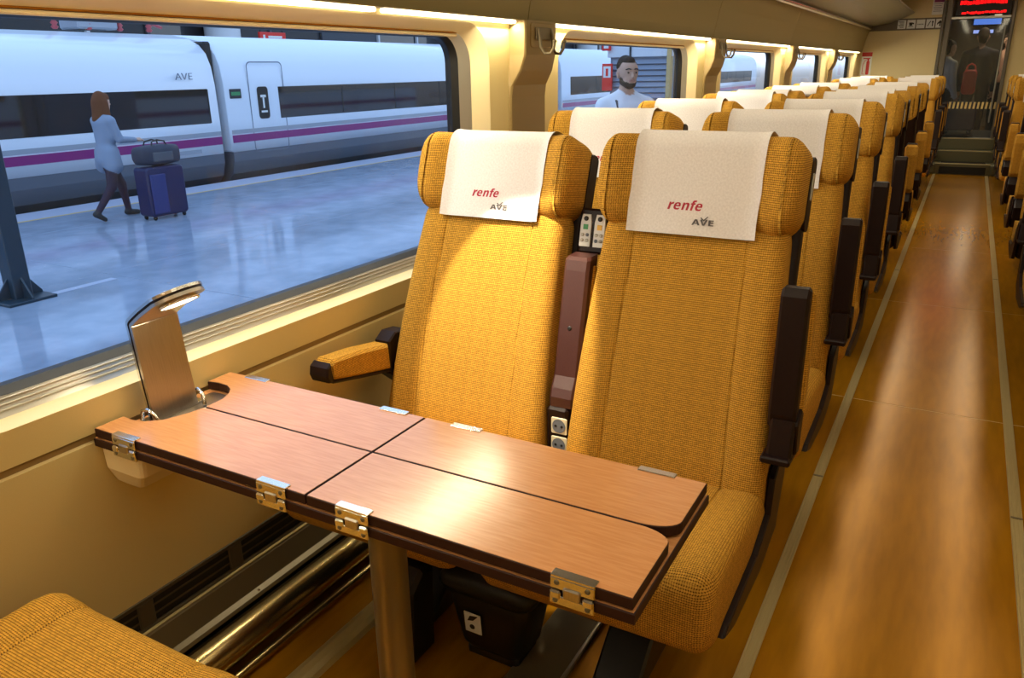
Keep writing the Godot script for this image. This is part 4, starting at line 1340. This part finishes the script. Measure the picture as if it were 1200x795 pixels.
func build_train():
	var words := ["with lettering beside the gap", "with the round-cornered T door", "third along the platform", "fourth along the platform"]
	var cars := [[3.4, -9.85], [-10.03, -23.2], [-23.48, -36.6], [-36.88, -50.0]]
	var X := -11.3
	for c in cars.size():
		var z0: float = cars[c][0]
		var z1: float = cars[c][1]
		var t := thing("train_car", "white high-speed train car with purple stripe, %s" % words[c], "train car", Vector3.ZERO, "cars of the white train across the platform")
		# body shell
		var side := [Vector2(0, 0.05), Vector2(0.0, 0.6), Vector2(-0.01, 1.2), Vector2(-0.05, 1.5), Vector2(-0.13, 1.7), Vector2(-0.27, 1.84), Vector2(-0.5, 1.94), Vector2(-0.9, 2.02), Vector2(-1.45, 2.05)]
		var poly := PackedVector2Array()
		for p in side: poly.append(Vector2(X + p.x, p.y))
		for i in range(side.size() - 2, -1, -1): poly.append(Vector2(X - 2.9 - side[i].x, side[i].y))
		var g := Geo.new()
		g.prism(poly, z1, z0, xy, 0.03, 1)
		part("body", g, m.train_white, t)
		g = Geo.new()
		g.prism(PackedVector2Array([Vector2(X - 0.005, 0.05), Vector2(X - 0.02, -0.12), Vector2(X - 0.09, -0.34), Vector2(X - 0.35, -0.6), Vector2(X - 2.5, -0.6), Vector2(X - 2.8, -0.3), Vector2(X - 2.9, 0.05)]), z1 + 0.02, z0 - 0.02, xy)
		part("skirt", g, m.train_skirt, t, "grey lower skirt")
		part("grey_stripe", bx(Vector3(X + 0.001, 0.392, (z0 + z1) / 2), Vector3(0.008, 0.07, z0 - z1 - 0.06)), m.train_grey, t)
		part("purple_stripe", bx(Vector3(X + 0.001, 0.272, (z0 + z1) / 2), Vector3(0.008, 0.13, z0 - z1 - 0.06)), m.train_purple, t, "purple stripe")
		# window band of separate dark panes
		var wa: float = z0 - (1.24 if c % 2 == 1 else 0.6)
		var wb: float = z1 + (0.22 if c % 2 == 0 else 1.3)
		var n := 6
		for k in n:
			var a := lerpf(wa, wb, float(k) / n)
			var b := lerpf(wa, wb, float(k + 1) / n)
			var gp := Geo.new()
			gp.prism(PackedVector2Array([Vector2(b + 0.004, 0.575), Vector2(a - 0.004, 0.575), Vector2(a - 0.004, 1.135), Vector2(b + 0.004, 1.135)]), X - 0.012, X + 0.006, zy)
			var pn := part("window_pane", gp, m.train_glass, t, "dark train window")
			# seats and inner walls seen dimly through the panes are pale blocks on the glass side
			part("pane_divider", bx(Vector3(X + 0.007, 0.855, b), Vector3(0.004, 0.55, 0.025)), m.train_dark, pn)
		if c == 1:
			var dr := Node3D.new()
			dr.name = "door"
			t.add_child(dr)
			var o := Geo.new()
			var outer := rrect(-11.42, 0.0, -10.55, 1.575, 0.09, 5)
			var inner := rrect(-11.4, 0.02, -10.57, 1.555, 0.075, 5)
			var r0 := []
			var r1 := []
			for i in outer.size():
				r0.append(Vector3(X + 0.002, outer[i].y, outer[i].x))
				r1.append(Vector3(X + 0.002, inner[i].y, inner[i].x))
			o.grid([r0, r1], true, true)
			part("door_seam", o, m.line, dr)
			var pt := Geo.new()
			pt.prism(rrect(-11.0, 0.585, -10.74, 1.145, 0.06, 5), X, X + 0.012, zy, 0.004)
			part("door_window", pt, m.train_dark, dr, "dark door window bearing a white T")
			part("letter_bar", bx(Vector3(X + 0.012, 0.98, -10.87), Vector3(0.006, 0.045, 0.13)), m.white, dr)
			part("letter_stem", bx(Vector3(X + 0.012, 0.87, -10.87), Vector3(0.006, 0.2, 0.04)), m.white, dr)
			part("small_print", bx(Vector3(X + 0.012, 0.71, -10.87), Vector3(0.004, 0.035, 0.15)), m.white, dr)
			part("destination_display", bx(Vector3(X, 1.04, -10.24), Vector3(0.016, 0.16, 0.26), 0.006), m.station_dark, t)
			part("display_text", bx(Vector3(X + 0.009, 1.04, -10.24), Vector3(0.002, 0.06, 0.2)), m.key_green, t)
		if c == 0:
			var r := text_mesh("AVE", 0.34, 0.1)
			var k: float = r[1]
			var o := part("lettering", r[0], m.line, t, "grey lettering reading AVE")
			o.transform = Transform3D(Basis(Vector3.UP, PI / 2) * Basis.from_scale(Vector3(k, k * 0.7, 0.05)), Vector3(X + 0.008, 1.36, -9.2))
			o.position.x = X + 0.012
			o.position.y = 1.34
			part("side_number", bx(Vector3(X + 0.004, 0.13, -8.9), Vector3(0.004, 0.06, 0.9)), m.train_grey, t)
		# running gear near the gap and the bellows
		for zb in [z0 - 0.9, z1 + 0.9]:
			var wg := Geo.new()
			wg.lathe([Vector2(0.4, -0.06), Vector2(0.44, -0.04), Vector2(0.44, 0.04), Vector2(0.4, 0.06), Vector2(0.1, 0.06)], Vector3(X - 0.3, -0.78, zb), 24, Basis(Vector3(0, 0, 1), PI / 2))
			part("wheel", wg, m.train_dark, t)
	for c in 3:
		var z: float = cars[c][1] - (0.09 if c == 0 else 0.14)
		single("gangway_bellows", bx(Vector3(X - 1.45, 0.85, z), Vector3(2.5, 2.1, 0.16 if c == 0 else 0.26), 0.03), m.train_dark, "black bellows joining the %s pair of white train cars" % ["first", "second", "third"][c], "bellows", Vector3.ZERO, "bellows between the train cars")
	# pantograph with red insulators on the first car's roof
	var pg := thing("pantograph", "roof equipment with red insulators on the white train", "pantograph", Vector3(-12.3, 2.056, -8.3))
	for k in 4:
		var g := Geo.new()
		g.lathe([Vector2(0.03, 0), Vector2(0.055, 0.03), Vector2(0.03, 0.06), Vector2(0.055, 0.09), Vector2(0.03, 0.12), Vector2(0.055, 0.15), Vector2(0.03, 0.18)], Vector3(0, 0, 0.5 - k * 0.55), 12)
		part("insulator", g, m.insulator, pg, "red ribbed insulator")
	var cb := Geo.new()
	cb.tube([Vector3(0, 0.18, 0.9), Vector3(0, 0.2, 0.5), Vector3(0, 0.32, 0.1), Vector3(0, 0.2, -0.3), Vector3(0, 0.26, -0.8), Vector3(0, 0.08, -1.4)], 0.025, 8)
	part("cable", cb, m.insulator, pg)
	part("housing", bx(Vector3(-0.2, 0.125, -0.2), Vector3(0.5, 0.22, 0.7), 0.03), m.train_grey, pg)

func build_station():
	# dark glazed hall behind the white train
	var rng := RandomNumberGenerator.new()
	rng.seed = 11
	var hall := thing("station_hall", "dark glazed station building behind the white train", "building")
	part("wall", bx(Vector3(-20.0, 1.5, -24), Vector3(0.4, 6.0, 80)), m.station_dark, hall)
	part("roof", bx(Vector3(-20.5, 4.7, -24), Vector3(4.0, 0.4, 80)), m.station, hall)
	var z := 10.0
	while z > -62:
		var w := rng.randf_range(1.2, 3.2)
		var mt: Material = [m.station, m.station_dark, m.train_glass, m.shutter, m.concrete][rng.randi() % 5]
		var h := rng.randf_range(1.6, 3.4)
		part("facade_panel", bx(Vector3(-19.75, 1.0 + h / 2, z - w / 2), Vector3(0.12, h, w - 0.1), 0.01), mt, hall)
		part("mullion", bx(Vector3(-19.66, 2.2, z - w), Vector3(0.1, 3.6, 0.09)), m.station_white if rng.randf() < 0.5 else m.station, hall)
		z -= w
	for q in [[-8.0, 0.5], [-17.2, 0.5], [-30.4, 0.9], [-43.0, 0.6], [-52.0, 0.6]]:
		var g := Geo.new()
		g.lathe([Vector2(q[1], 0), Vector2(q[1], 4.9)], Vector3(-19.2, -0.4, q[0]), 24)
		part("column", g, m.station_white, hall, "white round column")
	var sg := thing("red_sign", "red sign board with white lettering above the white train", "sign", Vector3(-16.8, 2.26, -16.75))
	part("board", bx(Vector3.ZERO, Vector3(0.08, 0.34, 0.95), 0.01), m.sign_red, sg)
	for k in 2:
		part("white_print", bx(Vector3(0.043, 0.05 - k * 0.12, -0.07 + 0.04 * k), Vector3(0.006, 0.06 if k == 0 else 0.035, 0.5 - 0.12 * k)), m.white, sg)
	part("white_arrow", bx(Vector3(0.043, 0.0, 0.33), Vector3(0.006, 0.2, 0.07)), m.white, sg)
	for s in [-1, 1]: part("hanger", bx(Vector3(0, 0.9, s * 0.4), Vector3(0.04, 1.5, 0.04)), m.station_dark, sg)
	# low platform beyond, carries the sign and hall
	part("forecourt", bx(Vector3(-18.6, -0.7, -24), Vector3(5.0, 0.6, 80)), m.concrete, hall)
	# shuttered kiosk on the platform
	var k := thing("shuttered_kiosk", "grey kiosk with horizontal shutter slats on the platform", "kiosk", Vector3(-4.05, PLAT, -10.85))
	part("box", bx(Vector3(0, 1.25, -1.2), Vector3(0.9, 2.5, 2.3), 0.01), m.shutter, k)
	part("fascia", bx(Vector3(0, 2.2, -0.02), Vector3(0.94, 0.6, 0.06), 0.006), m.station_white, k)
	for i in 24:
		var g := Geo.new()
		var y := 0.08 + i * 0.075
		g.prism(PackedVector2Array([Vector2(-0.045, y), Vector2(-0.005, y + 0.006), Vector2(-0.03, y + 0.066), Vector2(-0.05, y + 0.07)]), -0.4, 0.4, zy)
		part("slat", g, m.shutter, k)
	part("frame_post", bx(Vector3(0.43, 1.1, -0.01), Vector3(0.06, 2.2, 0.1), 0.006), m.joint, k)
	part("frame_post", bx(Vector3(-0.13, 1.25, 0.01), Vector3(0.025, 1.6, 0.03)), m.station_dark, k)
	var fs := thing("fire_point_sign", "red fire-point sign with white symbol on the kiosk corner", "sign", Vector3(-4.5, 1.24, -10.8))
	part("board", bx(Vector3.ZERO, Vector3(0.15, 0.36, 0.03), 0.004), m.sign_red, fs)
	part("white_panel", bx(Vector3(0, 0.07, 0.016), Vector3(0.11, 0.15, 0.004)), m.white, fs)
	part("red_symbol", bx(Vector3(0, 0.065, 0.019), Vector3(0.035, 0.1, 0.003)), m.sign_red, fs)
	part("upper_board", bx(Vector3(-0.02, 0.42, 0), Vector3(0.13, 0.14, 0.03), 0.004), m.sign_red, fs)
	part("upper_print", bx(Vector3(-0.02, 0.42, 0.016), Vector3(0.07, 0.08, 0.004)), m.white, fs)

# ------------------------------------------------------------------ people
# bones: [a, b, ra, rb, colour, blend]; one continuous skin by surface nets over a smooth union of tapered capsules
func skin(bones: Array, cell: float, g: SurfaceTool, xf: Transform3D):
	var lo := Vector3(1e9, 1e9, 1e9)
	var hi := -lo
	for b in bones:
		for e in 2:
			var r: float = b[2 + e] + 2.5 * cell
			lo = lo.min(b[e] - Vector3(r, r, r))
			hi = hi.max(b[e] + Vector3(r, r, r))
	var nx := int((hi.x - lo.x) / cell) + 2
	var ny := int((hi.y - lo.y) / cell) + 2
	var nz := int((hi.z - lo.z) / cell) + 2
	var f := PackedFloat32Array()
	f.resize(nx * ny * nz)
	f.fill(1.0)
	var best := PackedFloat32Array()
	best.resize(nx * ny * nz)
	best.fill(9.0)
	var who := PackedByteArray()
	who.resize(nx * ny * nz)
	for bi in bones.size():
		var b: Array = bones[bi]
		var a: Vector3 = b[0]
		var d: Vector3 = b[1] - a
		var l2 := maxf(d.length_squared(), 1e-9)
		var ra: float = b[2]
		var rb: float = b[3]
		var k: float = b[5] if b.size() > 5 else 0.03
		var rr := maxf(ra, rb) + maxf(k, 2.5 * cell)
		var p0: Vector3 = ((a.min(b[1]) - Vector3(rr, rr, rr)) - lo) / cell
		var p1: Vector3 = ((a.max(b[1]) + Vector3(rr, rr, rr)) - lo) / cell
		for iz in range(maxi(0, int(p0.z)), mini(nz, int(p1.z) + 2)):
			for iy in range(maxi(0, int(p0.y)), mini(ny, int(p1.y) + 2)):
				var row := (iz * ny + iy) * nx
				for ix in range(maxi(0, int(p0.x)), mini(nx, int(p1.x) + 2)):
					var p := lo + Vector3(ix, iy, iz) * cell
					var t := clampf((p - a).dot(d) / l2, 0.0, 1.0)
					var dist := (p - a - d * t).length() - lerpf(ra, rb, t)
					var at := row + ix
					var o := f[at]
					var h := maxf(k - absf(o - dist), 0.0) / k
					f[at] = minf(o, dist) - h * h * k * 0.25
					if dist < best[at]:
						best[at] = dist
						who[at] = bi
	# vertices
	var vid := {}
	var verts := []
	var cols := []
	for iz in nz - 1:
		for iy in ny - 1:
			for ix in nx - 1:
				var base := (iz * ny + iy) * nx + ix
				var s := 0
				for c in 8:
					if f[base + (c & 1) + ((c >> 1) & 1) * nx + (c >> 2) * nx * ny] < 0: s += 1
				if s == 0 or s == 8: continue
				var sum := Vector3.ZERO
				var cnt := 0
				for e in 12:
					var c0: int = [0, 2, 4, 6, 0, 1, 4, 5, 0, 1, 2, 3][e]
					var c1: int = c0 + [1, 1, 1, 1, 2, 2, 2, 2, 4, 4, 4, 4][e]
					var f0 := f[base + (c0 & 1) + ((c0 >> 1) & 1) * nx + (c0 >> 2) * nx * ny]
					var f1 := f[base + (c1 & 1) + ((c1 >> 1) & 1) * nx + (c1 >> 2) * nx * ny]
					if (f0 < 0) != (f1 < 0):
						var t := f0 / (f0 - f1)
						sum += Vector3(c0 & 1, (c0 >> 1) & 1, c0 >> 2).lerp(Vector3(c1 & 1, (c1 >> 1) & 1, c1 >> 2), t)
						cnt += 1
				vid[base] = verts.size()
				verts.append(xf * (lo + (Vector3(ix, iy, iz) + sum / cnt) * cell))
				cols.append(bones[who[base]][4])
	g.set_smooth_group(3)
	for iz in range(1, nz - 1):
		for iy in range(1, ny - 1):
			for ix in range(1, nx - 1):
				var base := (iz * ny + iy) * nx + ix
				var inside := f[base] < 0
				for ax in 3:
					var st: int = [1, nx, nx * ny][ax]
					if inside == (f[base + st] < 0): continue
					var u: int = [nx, nx * ny, 1][ax]
					var w: int = [nx * ny, 1, nx][ax]
					var q := [base, base - u, base - u - w, base - w]
					if not (vid.has(q[0]) and vid.has(q[1]) and vid.has(q[2]) and vid.has(q[3])): continue
					if inside: q.reverse()
					var i0: int = vid[q[0]]; var i1: int = vid[q[1]]; var i2: int = vid[q[2]]; var i3: int = vid[q[3]]
					for i in [i0, i1, i2, i0, i2, i3]:
						g.set_color(cols[i])
						g.add_vertex(verts[i])

func person(called: String, label: String, at: Vector3, turn: float, bones: Array, cell: float, head: Array, hcell: float, group := "") -> Node3D:
	var t := thing(called, label, "person", at, group)
	t.rotation.y = turn
	var st := SurfaceTool.new()
	st.begin(Mesh.PRIMITIVE_TRIANGLES)
	skin(bones, cell, st, Transform3D())
	if head: skin(head, hcell, st, Transform3D())
	st.generate_normals()
	part("body", st.commit(), m.body, t)
	return t

func V(x: float, y: float, z: float) -> Vector3: return Vector3(x, y, z)

# a head at c (middle of the skull), facing +z
func head_bones(c: Vector3, s: float, skin_c: Color, beard = null) -> Array:
	var b := []
	var jaw = beard if beard != null else skin_c
	b.append([c + V(0, 0.03, -0.012) * s, c + V(0, 0.025, 0.02) * s, 0.082 * s, 0.076 * s, skin_c, 0.03])
	b.append([c + V(0, -0.02, 0.03) * s, c + V(0, -0.04, 0.04) * s, 0.062 * s, 0.054 * s, skin_c, 0.03])
	b.append([c + V(0, -0.075, 0.045) * s, c + V(0, -0.095, 0.058) * s, 0.042 * s, 0.026 * s, jaw, 0.03])
	for k in [-1, 1]:
		b.append([c + V(k * 0.046, -0.058, 0.008) * s, c + V(k * 0.026, -0.085, 0.05) * s, 0.026 * s, 0.024 * s, jaw, 0.02])
		b.append([c + V(k * 0.082, 0.0, -0.008) * s, c + V(k * 0.08, -0.03, -0.004) * s, 0.015 * s, 0.01 * s, skin_c, 0.008])
		b.append([c + V(k * 0.022, 0.022, 0.084) * s, c + V(k * 0.046, 0.02, 0.072) * s, 0.012 * s, 0.01 * s, skin_c, 0.008])
	b.append([c + V(0, 0.005, 0.092) * s, c + V(0, -0.026, 0.108) * s, 0.009 * s, 0.014 * s, skin_c, 0.01])
	b.append([c + V(-0.018, -0.06, 0.088) * s, c + V(0.018, -0.06, 0.088) * s, 0.009 * s, 0.009 * s, skin_c.lerp(Color(0.4, 0.08, 0.07), 0.4), 0.006])
	return b

func face_parts(t: Node3D, c: Vector3, s: float):
	for k in [-1, 1]:
		var g := Geo.new()
		g.lathe([Vector2(0.001, -0.008 * s), Vector2(0.006 * s, -0.005 * s), Vector2(0.0085 * s, 0), Vector2(0.006 * s, 0.005 * s), Vector2(0.001, 0.008 * s)], c + V(k * 0.033, 0.004, 0.0885) * s, 10)
		part("eye", g, m.black, t)
		var e := Geo.new()
		e.tube([c + V(k * 0.014, 0.03, 0.099) * s, c + V(k * 0.034, 0.035, 0.094) * s, c + V(k * 0.054, 0.028, 0.08) * s], 0.0045 * s, 6)
		part("eyebrow", e, m.black, t)

func hair_part(t: Node3D, bones: Array, cell: float, called := "hair"):
	var st := SurfaceTool.new()
	st.begin(Mesh.PRIMITIVE_TRIANGLES)
	skin(bones, cell, st, Transform3D())
	st.generate_normals()
	part(called, st.commit(), m.body, t)

func hand(at: Vector3, dir: Vector3, side: float, c: Color) -> Array:
	# palm and five bent fingers pointing along dir; side tells where the thumb sits
	var d := dir.normalized()
	var out := d.cross(Vector3.UP)
	if out.length() < 0.3: out = Vector3(side, 0, 0)
	out = out.normalized()
	var dn := out.cross(d).normalized()
	var b := []
	b.append([at, at + d * 0.07, 0.024, 0.028, c, 0.012])
	for i in 4:
		var o := out * (-0.03 + 0.02 * i)
		var k1: Vector3 = at + d * 0.085 + o
		var ln: float = [0.03, 0.036, 0.034, 0.026][i]
		var k2 := k1 + d * ln - dn * 0.008
		b.append([k1, k2, 0.0095, 0.009, c, 0.006])
		b.append([k2, k2 + d * ln * 0.5 - dn * ln * 0.8, 0.009, 0.0075, c, 0.004])
	b.append([at + d * 0.02 + out * side * 0.03, at + d * 0.06 + out * side * 0.055 - dn * 0.012, 0.011, 0.009, c, 0.008])
	return b

func build_people():
	var flesh := Color(0.62, 0.38, 0.27)
	# man in a white T-shirt on the platform, looking along it
	var wt := Color(0.82, 0.83, 0.86)
	var jeans := Color(0.07, 0.09, 0.16)
	var shoe := Color(0.05, 0.05, 0.05)
	var H := 1.84
	var c := V(0, 1.715, 0.02)
	var b := []
	b.append([V(0, 1.53, -0.01), V(0, 1.62, 0.0), 0.058, 0.054, flesh, 0.03])
	b.append([V(0, 1.40, -0.01), V(0, 1.22, 0.0), 0.145, 0.14, wt, 0.06])
	for k in [-1, 1]:
		b.append([V(k * 0.07, 1.42, 0.0), V(k * 0.11, 1.25, 0.02), 0.12, 0.115, wt, 0.06])
		b.append([V(k * 0.05, 1.515, -0.015), V(k * 0.185, 1.465, -0.01), 0.06, 0.066, wt, 0.05])
		b.append([V(k * 0.195, 1.455, -0.005), V(k * 0.245, 1.27, 0.02), 0.064, 0.068, wt, 0.03])
		b.append([V(k * 0.245, 1.29, 0.02), V(k * 0.265, 1.16, 0.04), 0.045, 0.04, flesh, 0.015])
		b.append([V(k * 0.265, 1.16, 0.04), V(k * 0.22, 0.95, 0.17), 0.042, 0.028, flesh, 0.02])
		b.append_array(hand(V(k * 0.215, 0.93, 0.185), V(-k * 0.3, -0.75, 0.5), -k, flesh))
		b.append([V(k * 0.09, 0.95, 0.0), V(k * 0.1, 0.5, 0.02), 0.09, 0.062, jeans, 0.04])
		b.append([V(k * 0.1, 0.5, 0.02), V(k * 0.105, 0.1, -0.01), 0.062, 0.042, jeans, 0.03])
		b.append([V(k * 0.105, 0.055, -0.03), V(k * 0.12, 0.035, 0.16), 0.05, 0.035, shoe, 0.02])
	b.append([V(0, 1.18, 0.0), V(0, 1.0, 0.0), 0.14, 0.135, wt, 0.05])
	b.append([V(-0.06, 0.97, 0), V(0.06, 0.97, 0), 0.12, 0.12, jeans, 0.04])
	var hb := head_bones(c, 1.0, flesh, Color(0.06, 0.04, 0.03))
	hb.append([V(0, 1.57, -0.005), V(0, 1.64, 0.005), 0.054, 0.054, flesh, 0.03])
	var man := person("person", "bearded person in a white T-shirt standing on the platform outside the second window", V(-2.47, PLAT, -6.33), 0.8, b, 0.013, hb, 0.005)
	face_parts(man, c, 1.0)
	var dark := Color(0.035, 0.025, 0.02)
	hair_part(man, [[c + V(0, 0.068, -0.03), c + V(0, 0.08, 0.024), 0.074, 0.05, dark, 0.02], [c + V(0, -0.005, -0.048), c + V(0, 0.04, -0.045), 0.062, 0.07, dark, 0.02], [c + V(-0.052, 0.055, -0.018), c + V(0.052, 0.055, -0.018), 0.036, 0.036, dark, 0.02]], 0.006)
	var stp := Geo.new()
	stp.tube([V(-0.13, 1.5, -0.1), V(-0.125, 1.54, -0.03), V(-0.115, 1.5, 0.08), V(-0.11, 1.36, 0.145), V(-0.1, 1.2, 0.15), V(-0.12, 1.05, 0.12)], 0.012, 8)
	part("bag_strap", stp, m.bag_grey, man, "dark bag strap over the shoulder")
	# woman pushing a suitcase along the platform
	var jk := Color(0.25, 0.3, 0.38)
	var tro := Color(0.05, 0.035, 0.05)
	b = []
	c = V(0, 1.45, 0.03)
	b.append([V(0, 1.28, 0.0), V(0, 1.38, 0.015), 0.045, 0.042, flesh, 0.02])
	b.append([V(0, 1.2, -0.01), V(0, 1.02, -0.01), 0.115, 0.1, jk, 0.05])
	b.append([V(0, 1.02, -0.01), V(0, 0.76, -0.03), 0.105, 0.135, jk, 0.05])
	for k in [-1, 1]:
		b.append([V(k * 0.06, 1.2, 0.0), V(k * 0.07, 1.05, 0.01), 0.1, 0.09, jk, 0.05])
		b.append([V(k * 0.05, 1.27, 0.0), V(k * 0.145, 1.235, 0.0), 0.05, 0.055, jk, 0.04])
		b.append([V(k * 0.07, 0.84, -0.02), V(k * 0.09, 0.68, -0.02), 0.105, 0.11, jk, 0.04])
		b.append([V(k * 0.155, 1.22, 0.0), V(k * 0.19, 1.0, 0.06), 0.055, 0.046, jk, 0.03])
		b.append([V(k * 0.19, 1.0, 0.06), V(k * 0.15, 0.98, 0.28), 0.045, 0.036, jk, 0.02])
		b.append_array(hand(V(k * 0.148, 0.98, 0.3), V(-k * 0.1, -0.05, 1), -k, flesh))
	b.append([V(0.07, 0.74, 0.0), V(0.08, 0.42, 0.16), 0.085, 0.058, tro, 0.03])
	b.append([V(0.08, 0.42, 0.16), V(0.08, 0.09, 0.2), 0.056, 0.038, tro, 0.02])
	b.append([V(0.08, 0.05, 0.18), V(0.085, 0.03, 0.34), 0.042, 0.03, shoe, 0.02])
	b.append([V(-0.07, 0.74, -0.03), V(-0.08, 0.42, -0.09), 0.085, 0.058, tro, 0.03])
	b.append([V(-0.08, 0.42, -0.09), V(-0.08, 0.14, -0.33), 0.056, 0.038, tro, 0.02])
	b.append([V(-0.08, 0.11, -0.37), V(-0.08, 0.03, -0.26), 0.04, 0.028, shoe, 0.02])
	hb = head_bones(c, 0.94, flesh)
	var wo := person("person", "person with long brown hair and grey jacket pushing a suitcase on the platform", V(-9.5, PLAT, -6.42), PI, b, 0.014, hb, 0.007)
	face_parts(wo, c, 0.94)
	var br := Color(0.14, 0.05, 0.02)
	hair_part(wo, [[c + V(0, 0.055, -0.02), c + V(0, 0.05, 0.025), 0.085, 0.07, br, 0.02], [c + V(0, 0.0, -0.05), c + V(0, -0.2, -0.075), 0.085, 0.075, br, 0.03], [c + V(-0.07, 0.0, -0.01), c + V(-0.09, -0.2, -0.02), 0.04, 0.045, br, 0.03], [c + V(0.07, 0.0, -0.01), c + V(0.09, -0.2, -0.02), 0.04, 0.045, br, 0.03], [c + V(0, -0.2, -0.075), c + V(0, -0.3, -0.08), 0.075, 0.05, br, 0.03]], 0.01)
	suitcase("suitcase", "dark blue upright suitcase pushed along the platform", Vector3(-8.98, PLAT, -6.72), 0.0, 0.56, 0.62)
	var bag := thing("travel_bag", "grey soft travel bag lying on the dark blue suitcase", "bag", Vector3(-8.98, PLAT + 0.679, -6.72))
	var rings := []
	for q in [[-0.3, 0.02], [-0.295, 0.08], [-0.26, 0.125], [-0.1, 0.14], [0.1, 0.138], [0.26, 0.12], [0.295, 0.08], [0.3, 0.02]]:
		var r := []
		for p in rrect(-q[1], 0.125 - q[1] * 0.9, q[1], 0.125 + q[1] * 0.9, q[1] * 0.6, 4): r.append(Vector3(p.x, p.y, q[0]))
		rings.append(r)
	var g := Geo.new()
	g.loft(rings, false, 1)
	part("bag_body", g, m.bag_grey, bag)
	for s in [-1, 1]:
		g = Geo.new()
		g.tube([V(s * 0.09, 0.2, -0.12), V(s * 0.07, 0.29, -0.09), V(s * 0.05, 0.31, 0.0), V(s * 0.07, 0.29, 0.09), V(s * 0.09, 0.2, 0.12)], 0.01, 8)
		part("handle", g, m.black, bag)
	part("pocket", bx(V(0.13, 0.11, 0), V(0.03, 0.12, 0.3), 0.012), m.station, bag)
	# travellers beyond the end door
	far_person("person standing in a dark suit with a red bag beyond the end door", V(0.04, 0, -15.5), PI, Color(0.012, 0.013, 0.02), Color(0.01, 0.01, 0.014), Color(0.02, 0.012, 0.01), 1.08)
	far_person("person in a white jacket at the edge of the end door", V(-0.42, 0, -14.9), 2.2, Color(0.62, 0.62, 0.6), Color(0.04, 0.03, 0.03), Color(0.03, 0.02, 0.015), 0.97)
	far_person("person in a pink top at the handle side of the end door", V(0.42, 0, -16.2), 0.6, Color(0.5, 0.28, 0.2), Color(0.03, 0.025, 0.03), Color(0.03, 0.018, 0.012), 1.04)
	var rb := thing("red_bag", "red shoulder bag hanging behind the dark-suited person", "bag", Vector3(-0.06, 1.05, -15.2))
	g = Geo.new()
	g.prism(rrect(-0.1, -0.18, 0.1, 0.2, 0.06, 4), -0.05, 0.05, xy, 0.02)
	part("bag_body", g, m.red, rb)
	g = Geo.new()
	g.tube([V(-0.07, 0.17, 0), V(-0.05, 0.26, -0.02), V(0.0, 0.29, -0.03), V(0.05, 0.26, -0.02), V(0.07, 0.17, 0)], 0.014, 6)
	part("strap", g, m.red, rb)
	suitcase("blue_suitcase", "blue suitcase standing behind the glass of the end door", Vector3(-0.1, 0.405, -13.2), PI / 2, 0.4, 0.38)

func far_person(label: String, at: Vector3, turn: float, top: Color, legs: Color, hair: Color, s: float):
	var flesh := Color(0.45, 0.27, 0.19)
	var b := []
	b.append([V(0, 1.42, 0) * s, V(0, 1.54, 0.01) * s, 0.052, 0.05, flesh, 0.03])
	b.append([V(0, 1.32, 0) * s, V(0, 1.0, 0) * s, 0.13, 0.125, top, 0.05])
	for k in [-1, 1]:
		b.append([V(k * 0.06, 1.33, 0) * s, V(k * 0.09, 1.05, 0.01) * s, 0.11, 0.1, top, 0.05])
		b.append([V(k * 0.05, 1.43, 0) * s, V(k * 0.18, 1.38, 0) * s, 0.055, 0.062, top, 0.04])
		b.append([V(k * 0.19, 1.37, 0) * s, V(k * 0.23, 1.1, 0.0) * s, 0.06, 0.05, top, 0.03])
		b.append([V(k * 0.23, 1.1, 0) * s, V(k * 0.22, 0.87, 0.09) * s, 0.048, 0.036, top, 0.03])
		b.append_array(hand(V(k * 0.22, 0.85, 0.1) * s, V(0, -0.9, 0.35), -k, flesh))
		b.append([V(k * 0.09, 0.93, 0) * s, V(k * 0.1, 0.48, 0.02) * s, 0.1, 0.065, legs, 0.04])
		b.append([V(k * 0.1, 0.48, 0.02) * s, V(k * 0.1, 0.1, -0.01) * s, 0.064, 0.045, legs, 0.03])
		b.append([V(k * 0.1, 0.055, -0.03) * s, V(k * 0.115, 0.036, 0.15) * s, 0.048, 0.034, Color(0.02, 0.02, 0.02), 0.02])
	var c := V(0, 1.62, 0.02) * s
	var t := person("person", label, at, turn, b, 0.018, head_bones(c, 1.0, flesh), 0.008, "travellers beyond the end door")
	face_parts(t, c, 1.0)
	hair_part(t, [[c + V(0, 0.055, -0.02), c + V(0, 0.05, 0.025), 0.084, 0.068, hair, 0.02], [c + V(0, 0.0, -0.045), c + V(0, -0.05, -0.05), 0.078, 0.06, hair, 0.02]], 0.012)

func suitcase(called: String, label: String, at: Vector3, turn: float, w: float, h: float):
	var t := thing(called, label, "suitcase", at)
	t.rotation.y = turn
	var g := Geo.new()
	g.prism(rrect(-w / 2, 0.045, w / 2, 0.045 + h, 0.05, 5), -0.13, 0.13, func(u: float, v: float, q: float) -> Vector3: return Vector3(q, v, u), 0.02)
	part("case_body", g, m.suit_blue, t)
	part("front_pocket", bx(V(0.138, 0.05 + h * 0.45, w * 0.24), V(0.02, h * 0.8, w * 0.4), 0.008), m.suit_pocket, t)
	g = Geo.new()
	g.tube([V(0, 0.04 + h, -0.09), V(0, 0.046 + h, -0.07), V(0, 0.046 + h, 0.07), V(0, 0.04 + h, 0.09)], 0.01, 8)
	part("handle", g, m.black, t)
	for sx in [-1, 1]:
		for sz in [-1, 1]:
			g = Geo.new()
			g.lathe([Vector2(0.012, -0.012), Vector2(0.025, -0.01), Vector2(0.025, 0.01), Vector2(0.012, 0.012)], V(sx * 0.09, 0.025, sz * (w / 2 - 0.06)), 12, Basis(Vector3(0, 0, 1), PI / 2))
			g.box(V(sx * 0.09, 0.048, sz * (w / 2 - 0.06)), V(0.03, 0.02, 0.04), 0.004)
			part("wheel", g, m.black, t)
